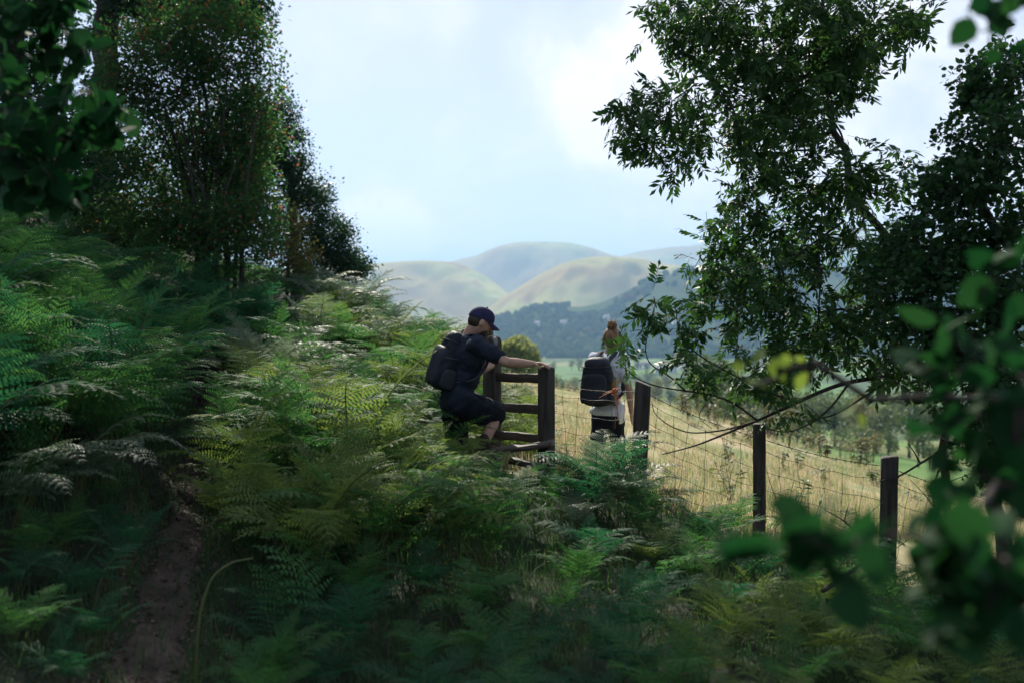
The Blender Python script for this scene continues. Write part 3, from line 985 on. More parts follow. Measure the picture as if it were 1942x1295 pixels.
# tall tree behind, its boughs reach over the top of the picture
leafy_tree('oak_tree', 'tall dark oak behind the hawthorn with boughs reaching over it and added unseen boughs for shade', 'tree', path_pts(foot(200, 18), (190, 300, 18), (200, 50, 18), (230, -250, 18), (260, -600, 18)),
           [(320, 10, 17.5, 110, 40, 1.2, 120), (440, 0, 17.3, 75, 40, 1.0, 110), (200, 20, 18, 120, 70, 1.5, 60), (330, -150, 17.5, 220, 130, 2, 75), (150, -300, 18, 260, 200, 2.5, 170), (420, -320, 18, 200, 160, 2, 95), (300, -560, 18, 260, 160, 2, 110), (470, 30, 17, 35, 22, .4, 24), (560, -150, 13.4, 120, 70, .9, 80), (700, -180, 13.2, 120, 80, .9, 80), (820, -170, 13, 110, 75, .9, 80), (930, -210, 13, 100, 80, .9, 60), (640, -260, 13.5, 150, 60, 1, 60)],  # the nearer boughs, out of view, are added to shade the hollow
           64, 0.22, LQ, 26, 0.30, 0.10, M['dark_leaf'], tip_r=0.008)
leafy_tree('sycamore_tree', 'dark leafy tree closing the bank behind the hazel', 'tree', path_pts(foot(20, 12.5), (20, 300, 12.5), (30, 0, 12.5), (40, -400, 12.5)),
           [(20, 250, 12.5, 120, 160, 1.2, 170), (120, 320, 13, 90, 90, 1, 90), (30, 60, 12.5, 80, 120, 1.2, 110), (-150, 150, 12.5, 160, 260, 1.5, 130), (60, -200, 12.5, 220, 160, 1.8, 70), (-60, -500, 12.5, 260, 200, 2, 140)],
           65, 0.16, LQ, 24, 0.24, 0.085, M['dark_leaf'], tip_r=0.006)


# ash: compound leaves ------------------------------------------------------
def ash_leaf(seed):
    r_ = np.random.default_rng(seed)
    lv, lf = leaf_ellipse(1, 0.38, 2, 0.12, 0.12)
    V = []; Q = []; n = 0
    npair = 4 if seed % 2 else 5
    for k in range(npair + 1):
        x = 0.28 + 0.62 * k / npair
        for sg in ((-1, 1) if k < npair else (0,)):
            ang = sg * r_.uniform(0.8, 1.05)
            l = 0.33 * (0.8 + 0.35 * math.sin(math.pi * (k + 1) / (npair + 2))) * r_.uniform(.85, 1.1)
            Rm = np.array(Matrix.Rotation(ang, 3, 'Z') @ Matrix.Rotation(r_.uniform(0.05, .55), 3, 'Y') @ Matrix.Rotation(r_.normal(0, .45), 3, 'X'))
            V.append((Rm @ (lv * l).T).T + np.array([x, 0, -0.18 * x * x])); Q.append(lf + n); n += len(lv)
    mb = MB(); xs = np.linspace(0, 0.9, 5)
    mb.tube(np.stack([xs, xs * 0, -0.18 * xs * xs], -1), 0.007, 3, False)
    V.append(mb.v[0]); Q.append(mb.q[0] + n)
    return np.vstack(V), np.vstack(Q)


ASH = [ash_leaf(300 + k) for k in range(6)]
ash_mesh = [qmesh('leaf', v, [(f, 0)], [M['ash']]) for v, f in ASH]


def put_leaves(tree, tpls, meshes, RM, T, S, mat, nsingle, seed, name='leaf', score=None):
    """the leaves that show largest become single parts, the rest one mass"""
    r_ = np.random.default_rng(seed)
    kind = r_.integers(0, len(tpls), len(T))
    inv = np.array([(T[:, 0] / T[:, 1] * F + 971), 600 - (T[:, 2] - CZ) / T[:, 1] * F])
    inside = (inv[0] > 0) & (inv[0] < 1942) & (inv[1] > 0) & (inv[1] < 1295)
    sc = S / T[:, 1] * inside if score is None else score(inv, S / T[:, 1]) * inside
    single = np.zeros(len(T), bool); single[np.argsort(-sc)[:nsingle]] = True
    base = Vector(tree.location)
    for i in np.nonzero(single)[0]:
        c = bpy.data.objects.new(name, meshes[kind[i]]); COL.objects.link(c); c.parent = tree
        mt = Matrix(RM[i].tolist()).to_4x4()
        mt = Matrix.Translation(Vector(T[i]) - base) @ mt @ Matrix.Scale(float(S[i]), 4)
        c.matrix_local = mt
    V = []; Q = []; n = 0
    for k in range(len(tpls)):
        s_ = ~single & (kind == k)
        if not s_.any(): continue
        v, f = scatter(tpls[k][0], tpls[k][1], RM[s_], T[s_], S[s_])
        V.append(v); Q.append(f + n); n += len(v)
    if V:
        c = link('crown', qmesh('crown', np.vstack(V), [(np.vstack(Q), 0)], [mat]), tree)
        tag(c, kind='stuff')


ab = foot(1800, 7.9)
ash = thing('ash_tree', 'ash tree with feathery leaves arching over the wire fence', 'tree', ab)
dense = [(1300, 30, 7.6, 75, 65, .5, 44), (1400, 60, 7.7, 110, 85, .6, 74), (1520, 50, 7.8, 120, 95, .7, 90), (1630, 60, 7.8, 95, 85, .6, 60), (1705, 35, 7.7, 45, 50, .4, 18), (1450, -140, 7.8, 240, 120, .9, 90),
         (1440, 165, 7.7, 95, 75, .6, 52), (1540, 180, 7.8, 95, 85, .6, 58), (1590, 140, 7.8, 60, 70, .4, 26),
         (1225, 215, 7.4, 60, 50, .35, 20), (1300, 190, 7.5, 85, 60, .4, 24), (1215, 265, 7.4, 45, 30, .25, 10), (1280, 300, 7.4, 55, 25, .3, 9), (1370, 250, 7.5, 70, 45, .4, 17), (1470, 265, 7.6, 90, 50, .5, 28),
         (1430, 340, 7.6, 70, 45, .4, 22), (1540, 325, 7.7, 100, 45, .5, 30), (1680, 325, 7.5, 85, 40, .4, 22), (1600, 370, 7.6, 80, 35, .4, 18),
         (1400, 430, 7.5, 70, 55, .4, 26), (1490, 415, 7.6, 80, 50, .4, 26), (1375, 510, 7.4, 58, 50, .4, 26), (1470, 510, 7.5, 85, 50, .5, 30), (1570, 480, 7.6, 80, 45, .5, 22), (1670, 480, 7.5, 80, 70, .5, 32),
         (1430, 590, 7.4, 70, 45, .4, 20), (1540, 590, 7.4, 80, 45, .4, 26), (1640, 600, 7.4, 80, 70, .5, 36), (1550, 670, 7.3, 80, 35, .4, 26), (1470, 680, 7.2, 60, 35, .3, 14), (1700, 690, 7.3, 70, 40, .4, 24)]
sparse = [(1265, 600, 6.9, 60, 28, .15, 8), (1330, 600, 7.0, 50, 40, .2, 7), (1200, 655, 6.9, 22, 35, .1, 3), (1360, 690, 6.9, 55, 40, .2, 8), (1300, 670, 6.9, 40, 20, .15, 4), (1240, 565, 6.95, 14, 10, .05, 2), (1420, 740, 6.9, 60, 25, .2, 6), (1480, 770, 6.9, 50, 25, .2, 5), (1320, 720, 6.8, 30, 20, .1, 2)]
A_d = in_blobs(dense, 71)
limb = [ab, P(1795, 800, 7.85), P(1770, 620, 7.8), P(1700, 480, 7.8), P(1625, 370, 7.8), P(1588, 240, 7.8), P(1568, 100, 7.8), P(1555, -160, 7.8)]
tm, bm_, A_d, tips_d = grow(limb, A_d, 71, 0.034, 0.003, 0.2, 0.07, expo=0.55)
tm.build('trunk', M['bark'], ash, True)
tag(bm_.build('branches', M['bark'], ash, True), kind='stuff')
# low boughs drawn along the fence
boughs = [
    ([(1775, 690, 7.7), (1700, 712, 7.4), (1613, 722, 7.2), (1560, 740, 7.1), (1513, 762, 7.0), (1437, 797, 6.95), (1375, 822, 6.9), (1320, 845, 6.88), (1256, 861, 6.85)], .020, .004),
    ([(1437, 797, 6.95), (1395, 765, 6.92), (1352, 748, 6.9), (1300, 741, 6.9), (1240, 732, 6.92), (1205, 716, 6.92), (1187, 700, 6.92), (1175, 690, 6.9)], .0085, .003),
    ([(1513, 762, 7.0), (1450, 742, 6.97), (1400, 715, 6.95), (1350, 690, 6.93), (1300, 655, 6.9), (1285, 625, 6.9), (1283, 590, 6.9)], .009, .003),
    ([(1300, 741, 6.9), (1270, 712, 6.9), (1232, 692, 6.9), (1222, 665, 6.9), (1230, 625, 6.9), (1242, 580, 6.9)], .006, .0025),
    ([(1187, 705, 6.92), (1186, 690, 6.9), (1192, 672, 6.9)], .004, .0022),
    ([(1613, 722, 7.2), (1575, 775, 7.0), (1535, 805, 6.95), (1490, 822, 6.92), (1440, 808, 6.9)], .010, .003),
    ([(1437, 797, 6.95), (1380, 815, 6.85), (1310, 823, 6.8), (1270, 808, 6.8), (1240, 785, 6.8), (1236, 760, 6.8)], .007, .0025),
    ([(1700, 712, 7.4), (1640, 750, 7.1), (1590, 785, 7.0), (1530, 800, 6.95), (1480, 790, 6.9)], .009, .003),
    ([(1400, 715, 6.95), (1396, 660, 6.9), (1404, 600, 6.95), (1408, 550, 7.0)], .005, .002),
    ([(1350, 748, 6.9), (1320, 790, 6.85), (1350, 812, 6.85)], .004, .002),
    ([(1550, 470, 7.5), (1556, 530, 7.3), (1553, 590, 7.2), (1548, 640, 7.2)], .010, .004),
    ([(1600, 420, 7.5), (1545, 460, 7.4), (1480, 505, 7.35), (1420, 540, 7.3)], .010, .004),
    ([(1580, 230, 7.75), (1600, 260, 7.7), (1600, 310, 7.6), (1625, 350, 7.55), (1680, 365, 7.5)], .009, .004),
    ([(1560, 60, 7.8), (1500, 130, 7.7), (1440, 185, 7.6), (1370, 215, 7.5), (1290, 235, 7.45)], .014, .004)]
twig_tips = []
for pts, r0, r1 in boughs:
    q = np.array([tuple(P(*p)) for p in pts]); uu = np.linspace(0, len(q) - 1, len(q) * 5)
    # smooth through the points
    sm = np.stack([np.interp(uu, np.arange(len(q)), q[:, i]) for i in range(3)], -1)
    for _ in range(6): sm[1:-1] = (sm[:-2] + sm[1:-1] * 2 + sm[2:]) / 4
    mb = MB(); mb.tube(sm, np.linspace(r0, r1, len(sm)), 6); mb.build('branch', M['bark'], ash, True)
    for k in range(len(sm)):
        if k > len(sm) * .25: twig_tips.append(sm[k])
A_s = in_blobs(sparse, 72); tw = np.array(twig_tips)
mb = MB(); tips_s = np.zeros_like(A_s)
for i, a in enumerate(A_s):
    j = int(np.argmin(np.linalg.norm(tw - a, axis=1))); p = tw[j]
    mid = (p + a) / 2 + np.array([0, 0, .02])
    mb.tube([p, mid, a], [.0035, .0028, .002], 4, False); tips_s[i] = a - mid
tag(mb.build('twigs', M['bark'], ash, True), kind='stuff')
tips_s /= np.linalg.norm(tips_s, axis=1)[:, None] + 1e-9
RM1, T1, S1 = crown_leaves(A_d, tips_d, 3, 0.075, 0.205, None, 73, 0.35, 0.75)
RM2, T2, S2 = crown_leaves(A_s, tips_s, 3, 0.04, 0.20, None, 74, 0.3, 0.8)
put_leaves(ash, ASH, ash_mesh, np.vstack([RM1, RM2]), np.vstack([T1, T2]), np.concatenate([S1, S2]), M['ash'], 300, 75)


# dense hedge tree on the right, nearer
leafy_tree('elder_tree', 'dense small leaved tree overhanging the far end of the wire fence', 'tree', path_pts(foot(1900, 6.3), (1895, 850, 6.3), (1885, 600, 6.3), (1880, 350, 6.3), (1900, 150, 6.4)),
           [(1885, 150, 6.4, 70, 75, .4, 110), (1860, 250, 6.3, 80, 60, .45, 90), (1810, 350, 6.3, 80, 60, .45, 100), (1900, 380, 6.2, 90, 110, .6, 150), (1770, 450, 6.4, 90, 70, .5, 110), (1700, 520, 6.5, 70, 60, .4, 70), (1820, 560, 6.3, 120, 100, .6, 180), (1910, 650, 6.2, 100, 140, .7, 170), (1740, 640, 6.5, 80, 60, .4, 90), (1830, 730, 6.3, 100, 70, .5, 110), (1900, 860, 6.2, 80, 90, .5, 110), (2050, 500, 6.2, 120, 330, .8, 170), (1840, 160, 6.4, 30, 50, .2, 20)],
           81, 0.05, LE, 13, 0.075, 0.045, M['hedge'], tip_r=0.0025, step=0.15)


# hazels close to the camera -------------------------------------------------
HZ = [leaf_ellipse(1, 0.86, 7, 0.10, c_, 0.05) for c_ in (0.1, 0.22, 0.3)]
hz_mesh = [qmesh('leaf', v, [(f, 0)], [M['hazel']]) for v, f in HZ]
hz_bright = [qmesh('leaf', v, [(f, 0)], [M['hazel_bright']]) for v, f in HZ]


def hazel(label, trunk, blobs, seed, size, per, meshes, droop=0.5, tr=0.02, jit=.7):
    A = in_blobs(blobs, seed)
    o = thing('hazel_bush', label, 'bush', Vector(trunk[0]))
    tm, bm_, A, tips = grow(trunk, A, seed, tr, 0.0022, 0.12, 0.05)
    tm.build('stem', M['bark'], o, True); tag(bm_.build('branches', M['bark'], o, True), kind='stuff')
    RM, T, S = crown_leaves(A, tips, per, 0.045, size, None, seed + 1, droop, jit, (.6, 1.15))
    put_leaves(o, HZ, meshes, RM, T, S, M['hazel'], 300, seed + 2)
    return o


def gp(x, y): return Vector((x, y, gz(x, y) - 0.1))
hazel('hazel with broad dark leaves hanging over the steep fern bank', [gp(-2.35, 3.6), Vector((-2.3, 3.6, 1.6)), Vector((-2.05, 3.6, 2.6)), Vector((-1.9, 3.6, 3.2))],
      [(60, 120, 3.6, 75, 120, .25, 26), (140, 60, 3.6, 60, 60, .2, 10), (120, 230, 3.5, 90, 60, .2, 18), (200, 200, 3.5, 45, 50, .15, 7), (60, 330, 3.5, 80, 60, .2, 18), (110, 350, 3.45, 50, 40, .15, 8), (20, -60, 3.6, 140, 110, .3, 20), (-60, 200, 3.6, 60, 200, .3, 20)],
      91, 0.085, 4, hz_mesh)
hazel('hazel with large leaves leaning over the ferns in front of the fence', [gp(1.35, 1.55), Vector((1.3, 1.6, 1.0)), Vector((1.15, 1.7, 1.7)), Vector((1.1, 1.8, 2.4))],
      [(1900, 560, 1.9, 60, 60, .15, 4), (1840, 640, 1.9, 70, 50, .12, 4), (1890, 720, 1.8, 70, 70, .15, 6), (1770, 690, 1.9, 60, 30, .1, 3), (1850, 820, 1.75, 90, 45, .15, 9), (1900, 900, 1.7, 60, 50, .12, 7), (1480, 1000, 1.35, 90, 14, .05, 4), (1620, 1030, 1.35, 90, 22, .06, 6), (1760, 1040, 1.35, 110, 30, .08, 8), (1860, 1080, 1.35, 90, 60, .1, 8), (1860, 1150, 1.3, 60, 40, .1, 4), (1910, 30, 2.0, 40, 45, .1, 6)],
      95, 0.07, 3, hz_mesh, 0.08, 0.010, 0.42)
hazel('hazel sprig with pale young leaves in front of the ash boughs', [gp(1.55, 2.1), Vector((1.45, 2.1, .9)), Vector((1.2, 2.1, 1.35)), P(1700, 740, 2.1), P(1560, 725, 2.1)],
      [(1500, 700, 2.1, 14, 12, .03, 1), (1535, 735, 2.1, 16, 14, .03, 1), (1470, 720, 2.1, 16, 14, .03, 1), (1430, 735, 2.1, 14, 14, .03, 1), (1620, 760, 2.1, 30, 16, .05, 1)],
      97, 0.046, 2, hz_bright, 0.6, 0.008)


# ------------------------------------------------------------------ stile and fence
UP = Vector((0, 0, 1))


def post_mesh(foot_, top, w, d, yaw, mat, parent, name='post', rounded=0.0, slant=0.0, seed=0):
    r_ = random.Random(seed)
    ax = Vector((math.cos(yaw), math.sin(yaw), 0)); ay = Vector((-math.sin(yaw), math.cos(yaw), 0))
    n = 7
    rows = []
    ring = [(-.5, -.42), (-.42, -.5), (.42, -.5), (.5, -.42), (.5, .42), (.42, .5), (-.42, .5), (-.5, .42)]
    H = (top - foot_).length
    for i in range(n):
        u = i / (n - 1)
        c = foot_.lerp(top, u)
        rows.append([c + ax * (x * w + r_.uniform(-.003, .003)) + ay * (y * d + r_.uniform(-.003, .003)) + UP * (slant * x * w if i == n - 1 else 0) for x, y in ring])
    if rounded:
        for k in range(1, 6):
            a = k / 5 * math.pi / 2
            rows.append([top + UP * rounded * math.sin(a) + ax * (x * w * max(.25, math.cos(a))) + ay * (y * d * (1 - .12 * k / 5)) for x, y in ring])
    else:
        rows.append([top + UP * (.008 + slant * x * w) + ax * (x * w * .86) + ay * (y * d * .86) for x, y in ring])
    V = np.array([[tuple(p) for p in r] for r in rows]); m, k = V.shape[:2]
    q = []
    for i in range(m - 1):
        for j in range(k):
            q.append((i * k + j, i * k + (j + 1) % k, (i + 1) * k + (j + 1) % k, (i + 1) * k + j))
    cap = [tuple((m - 1) * k + j for j in range(k))]
    V = V.reshape(-1, 3)
    me = qmesh(name, V, [(np.array(q), 0), (np.array(cap), 0)], [mat])
    return link(name, me, parent)


def plank(a, b, h, d, mat, parent, name='rail', seed=0):
    """board from a to b (centres of the ends), height h, depth d, slightly worn"""
    r_ = random.Random(seed)
    a = Vector(a); b = Vector(b)
    ax = (b - a).normalized(); ay = Vector((-ax.y, ax.x, 0)).normalized(); az = ax.cross(ay)
    rows = []
    ring = [(-.5, -.38), (-.38, -.5), (.38, -.5), (.5, -.38), (.5, .38), (.38, .5), (-.38, .5), (-.5, .38)]
    n = 8
    for i in range(n):
        c = a.lerp(b, i / (n - 1)) + az * r_.uniform(-.004, .004)
        rows.append([c + ay * (x * d) + az * (y * h + r_.uniform(-.003, .003)) for x, y in ring])
    V = np.array([[tuple(p) for p in r] for r in rows]); k = 8
    q = [(i * k + j, i * k + (j + 1) % k, (i + 1) * k + (j + 1) % k, (i + 1) * k + j) for i in range(n - 1) for j in range(k)]
    caps = [tuple(range(k))[::-1], tuple((n - 1) * k + j for j in range(k))]
    return link(name, qmesh(name, V.reshape(-1, 3), [(np.array(q), 0), (np.array(caps), 0)], [mat]), parent)


sb = P(985, 900, 8.45); sb.z = gz(sb.x, sb.y)
stile = thing('stile', 'dark weathered wooden stile with rails and a step', 'stile', sb)
yawf = math.atan2(8.25 - 8.75, P(1035, 0, 8.25).x - P(935, 0, 8.75).x)
def postfoot(px, Y, dx=0): 
    x = (px - 971) / F * Y
    return Vector((x + dx, Y, gz(x, Y) - .25))
post_mesh(postfoot(1036, 8.25), P(1036, 700, 8.25), .118, .10, yawf, M['wood'], stile, rounded=.03, seed=1)
post_mesh(postfoot(933, 8.80), P(936, 652, 8.80), .125, .10, yawf, M['wood'], stile, rounded=.07, seed=2)
post_mesh(postfoot(925, 9.05), P(926, 628, 9.05), .07, .07, yawf, M['wood'], stile, seed=3)
for (yl, yr, h, nm) in ((713, 718, .078, 'rail'), (771, 776, .078, 'rail'), (823, 832, .075, 'rail')):
    plank(P(922, yl, 8.86), P(1034, yr, 8.30), h, .035, M['wood_h'], stile, nm, yl)
plank(P(912, 858, 8.25), P(1048, 840, 8.12), .045, .20, M['wood_h'], stile, 'step', 5)
plank(P(968, 873, 8.30), P(1034, 885, 8.2), .05, .10, M['wood_h'], stile, 'foot_board', 6)
plank(P(1030, 843, 8.15) - UP * .01, P(1030, 905, 8.15) - UP * .06, .06, .06, M['wood'], stile, 'step_support', 7)
plank(P(925, 860, 8.24) - UP * .02, P(925, 930, 8.24) - UP * .06, .06, .06, M['wood'], stile, 'step_support', 8)
# pale waymark disc on the rounded post
wd = MB(); c = P(938, 650, 8.74); axx = Vector((math.cos(yawf), math.sin(yawf), 0)); nrm = Vector((math.sin(yawf), -math.cos(yawf), 0))
ring_ = [tuple(c + nrm * .012 + axx * .035 * math.cos(a) + UP * .05 * math.sin(a)) for a in np.linspace(0, 6.283, 17)[:-1]]
wd.add(ring_ + [tuple(Vector(p) - nrm * .02) for p in ring_] + [tuple(c + nrm * .012)], [(i, (i + 1) % 16, 16 + (i + 1) % 16, 16 + i) for i in range(16)], [(32, (i + 1) % 16, i) for i in range(16)])
M['disc'] = noise_mat('waymark_disc', (0.16, 0.17, 0.16), (0.26, 0.27, 0.25), 30, 0.6)
wd.build('waymark', M['disc'], stile)

fb = Vector((FX[2], FY[2], gz(FX[2], FY[2])))
fence = thing('wire_fence', 'stock fence of square wire netting under a barbed strand on dark posts', 'fence', fb)
tops = [P(*p) for p in FENCE]
feet = []
leans = [0, -.06, 0, -.025, 0]
for k, (p, tp) in enumerate(zip(FENCE, tops)):
    f_ = Vector((tp.x + leans[k], p[2], gz(tp.x, p[2]) - .25)); feet.append(f_)
    if k == 0: continue
    post_mesh(f_, tp, (.0, .118, .092, .115, .11)[k], (.0, .09, .092, .105, .1)[k], -.3, M['wood'], fence, slant=(-.0, -.35, .0, .12, 0)[k], seed=20 + k)
# wires run on the far side of the posts
top_off = [(-.135, 0)]            # barbed strand, metres below the post tops
def wire_pts(drop, k, sagv, n=13):
    a, b = tops[k], tops[k + 1]
    out_ = []
    for i in range(n):
        u = i / (n - 1)
        p = a.lerp(b, u)
        ga = gz(tops[k].x, FENCE[k][2]); 
        out_.append(p + Vector((0.012, .062, -drop - sagv * 4 * u * (1 - u))))
    return out_
rowd = [.105, .215, .335, .46, .585, .70, .80]
barbed = []
for k in range(4):
    d0 = [.145, .06, .10, .07, .08]
    a, b = tops[k] + Vector((0.0, .06, -d0[k])), tops[k + 1] + Vector((0.0, .06, -d0[k + 1]))
    n = 40
    pts = [a.lerp(b, i / (n - 1)) + Vector((0, 0, -.03 * 4 * (i / (n - 1)) * (1 - i / (n - 1)))) for i in range(n)]
    mb = MB()
    for ph in (0, math.pi):
        mb.tube([p + Vector((0, .0022 * math.cos(i * 1.1 + ph), .0022 * math.sin(i * 1.1 + ph))) for i, p in enumerate(pts)], .0017, 4, False)
    wst = mb.build('barbed_wire', M['wire'], fence)
    brb = MB(); L_ = (b - a).length
    for q in np.arange(.05, L_, .105):
        u = q / L_; c = a.lerp(b, u) + Vector((0, 0, -.03 * 4 * u * (1 - u)))
        for dv in ((.006, .011, .011), (.006, -.011, .011)):
            dv = Vector(dv); brb.tube([c - dv, c + dv], .0016, 3)
        brb.tube([c - Vector((.005, 0, 0)), c + Vector((.005, 0, 0))], .0042, 5)
    brb.build('barb', M['wire'], wst)
    # netting: line wires
    base_off = [.235, .13, .19, .17, .17]
    spans = [.135, .145, .15, .15, .15]
    ta = tops[k] + Vector((0, .055, -base_off[k])); tb = tops[k + 1] + Vector((0, .055, -base_off[k + 1]))
    nrow = 6
    ga = min((tops[k].z - base_off[k]) - (feet[k].z + .25) - .04, .80); gb_ = min((tops[k + 1].z - base_off[k + 1]) - (feet[k + 1].z + .25) - .04, .80)
    def net(u, v):
        p = ta.lerp(tb, u); hgt = ga * (1 - u) + gb_ * u
        sag = .028 * 4 * u * (1 - u) * (1 + .2 * math.sin(v * 3 + k))
        wob = .008 * math.sin(u * 17 + v * 2.3 + k)
        return p + Vector((0, wob, -hgt * v - sag + .005 * math.sin(u * 23 + v * 9)))
    vs = [i / (nrow - 1) for i in range(nrow)]
    for v_ in vs:
        mb = MB(); mb.tube([net(i / 24, v_) for i in range(25)], .0019, 4, False); mb.build('line_wire', M['wire'], fence)
    ns = max(3, int(round(L_ / .145)))
    for s_ in range(1, ns):
        u = (s_ + random.uniform(-.08, .08)) / ns
        mb = MB(); lean_ = random.uniform(-.012, .012)
        mb.tube([net(min(1, max(0, u + lean_ * i + .004 * math.sin(i * 1.9 + s_))), i / (2 * nrow - 2)) for i in range(2 * nrow - 1)], .0016, 4, False)
        for i in range(nrow):
            c = net(min(1, max(0, u + lean_ * 2 * i + .004 * math.sin(2 * i * 1.9 + s_))), vs[i])
            mb.tube([c + Vector((0, 0, -.006)), c, c + Vector((0, 0, .006))], [.002, .0052, .002], 5)
        mb.build('stay_wire', M['wire'], fence)

# orange twine knotted on the barbed strand
M['twine'] = noise_mat('orange_twine', (0.55, 0.17, 0.06), (0.72, 0.30, 0.14), 40, 0.6)
kc = P(1166, 742, 8.12)
tw_ = MB()
r_ = random.Random(4)
for k in range(7):
    a = r_.uniform(0, 6.28); rr = r_.uniform(.018, .035)
    tw_.tube([kc + Vector((rr * .8 * math.cos(t_ + a), .015 * math.sin(2 * t_ + a), rr * math.sin(t_))) for t_ in np.linspace(0, 6.283, 14)], .0035, 4, False)
for (dx, dz, c1) in ((-.13, -.05, .05), (-.10, -.02, .03), (.02, -.20, .02), (.035, -.24, -.02), (.0, -.30, .03), (.05, .03, .02), (.015, -.14, .05), (.03, -.10, -.03)):
    tw_.tube([kc, kc + Vector((dx * .5 + c1 * .4, -.01, dz * .45 + .015)), kc + Vector((dx, -.01, dz))], [.0038, .003, .002], 4)
tag(tw_.build('baler_twine', M['twine'], None), 'frayed orange twine knotted on the barbed wire behind the woman', 'twine')


# ------------------------------------------------------------------ people
def capsule(bm, a, b, ra, rb, n=14):
    a = Vector(a); b = Vector(b); d = b - a; L_ = d.length
    q = d.normalized().to_track_quat('Z', 'Y') if L_ > 1e-6 else Vector((0, 0, 1)).to_track_quat('Z', 'Y')
    rows = []
    for i in range(6): th = -math.pi / 2 + i / 5 * math.pi / 2; rows.append((ra * math.cos(th), ra * math.sin(th)))
    for i in range(6): th = i / 5 * math.pi / 2; rows.append((rb * math.cos(th), L_ + rb * math.sin(th)))
    V = []
    for (r_, z) in rows:
        V.append([bm.verts.new(a + q @ Vector((max(r_, 1e-4) * math.cos(t_), max(r_, 1e-4) * math.sin(t_), z))) for t_ in np.linspace(0, 2 * math.pi, n, endpoint=False)])
    for i in range(len(V) - 1):
        for j in range(n):
            bm.faces.new((V[i][j], V[i][(j + 1) % n], V[i + 1][(j + 1) % n], V[i + 1][j]))
    bm.faces.new(V[0][::-1]); bm.faces.new(V[-1])


def ellipsoid(bm, c, ax, ay, az, rx, ry, rz, p=1.0, seg=20, rings=12):
    """p<1 gives a boxier superellipsoid"""
    c = Vector(c); ax, ay, az = Vector(ax).normalized(), Vector(ay).normalized(), Vector(az).normalized()
    def e(v): return math.copysign(abs(v) ** p, v)
    V = []
    for i in range(rings + 1):
        th = -math.pi / 2 + math.pi * i / rings
        V.append([bm.verts.new(c + ax * rx * e(math.cos(th)) * e(math.cos(t_)) + ay * ry * e(math.cos(th)) * e(math.sin(t_)) + az * rz * e(math.sin(th))) for t_ in np.linspace(0, 2 * math.pi, seg, endpoint=False)])
    for i in range(rings):
        for j in range(seg):
            bm.faces.new((V[i][j], V[i][(j + 1) % seg], V[i + 1][(j + 1) % seg], V[i + 1][j]))


def blended(name, bm, voxel, smooth_it, mat, parent=None, factor=0.5, folds=0.0):
    """fuse overlapping volumes into one continuous skin"""
    bmesh.ops.remove_doubles(bm, verts=bm.verts, dist=1e-6)
    bmesh.ops.recalc_face_normals(bm, faces=bm.faces)
    me = bpy.data.meshes.new(name); bm.to_mesh(me); bm.free()
    ob = bpy.data.objects.new(name, me); COL.objects.link(ob)
    rm = ob.modifiers.new('r', 'REMESH'); rm.mode = 'VOXEL'; rm.voxel_size = voxel; rm.use_smooth_shade = True
    sm = ob.modifiers.new('s', 'SMOOTH'); sm.factor = factor; sm.iterations = smooth_it
    dg = bpy.context.evaluated_depsgraph_get()
    me2 = bpy.data.meshes.new_from_object(ob.evaluated_get(dg)); me2.name = name
    COL.objects.unlink(ob); bpy.data.objects.remove(ob); bpy.data.meshes.remove(me)
    if folds:           # creases pressed into the cloth
        n_ = len(me2.vertices)
        co = np.empty(n_ * 3, np.float32); me2.vertices.foreach_get('co', co); co = co.reshape(-1, 3).astype(float)
        no = np.empty(n_ * 3, np.float32); me2.vertex_normals.foreach_get('vector', no); no = no.reshape(-1, 3)
        x_, y_, z_ = co.T
        k_ = 2 * vnoise(x_ * 9 + y_ * 11 + 50, z_ * 20 - x_ * 14 + 90) + 1.4 * np.abs(vnoise(y_ * 21 - x_ * 17 + 70, z_ * 24 + x_ * 9 + 120))
        me2.vertices.foreach_set('co', (co + no * (folds * np.maximum(k_ - .05, -.35))[:, None]).astype(np.float32).ravel())
        me2.update()
    me2.materials.clear(); me2.materials.append(mat)
    me2.polygons.foreach_set('use_smooth', np.ones(len(me2.polygons), dtype=bool))
    return link(name, me2, parent)


def cloth(name, c, wr=0.5, rough=0.9, c2=None):
    c2 = c2 or tuple(v * 1.5 for v in c)
    return noise_mat(name, c, c2, 6, rough, 4, wr, 14, spec=0.15)


M['skin'] = noise_mat('skin_tanned', (0.36, 0.21, 0.15), (0.46, 0.28, 0.20), 20, 0.5)
M['navy'] = cloth('navy_tshirt', (0.014, 0.019, 0.030))
M['shorts'] = cloth('dark_shorts', (0.008, 0.011, 0.017))
M['cap'] = cloth('navy_cap', (0.02, 0.02, 0.05), 0.2)
M['brown_hair'] = noise_mat('dark_hair', (0.018, 0.012, 0.008), (0.045, 0.028, 0.018), 60, 0.5, stretch=(1, 1, .2))
M['blond_hair'] = noise_mat('brown_blond_hair', (0.09, 0.05, 0.024), (0.34, 0.21, 0.10), 40, 0.45, stretch=(1, 1, .25))
M['pack'] = cloth('black_pack', (0.010, 0.013, 0.018), 0.4, 0.6)
M['pack2'] = cloth('charcoal_pack', (0.02, 0.023, 0.03), 0.4, 0.6)
M['strap'] = cloth('grey_webbing', (0.035, 0.037, 0.045), 0.2, 0.8)
M['white_shirt'] = cloth('white_tshirt', (0.62, 0.64, 0.70), 0.5, 0.9, (0.72, 0.74, 0.80))
M['boot'] = cloth('brown_boot', (0.04, 0.028, 0.02), 0.3, 0.7)
M['metal'] = noise_mat('grey_buckle', (0.2, 0.2, 0.2), (0.35, 0.35, 0.35), 50, 0.4)
M['bottle'] = noise_mat('orange_pouch', (0.16, 0.07, 0.02), (0.26, 0.12, 0.03), 30, 0.7)
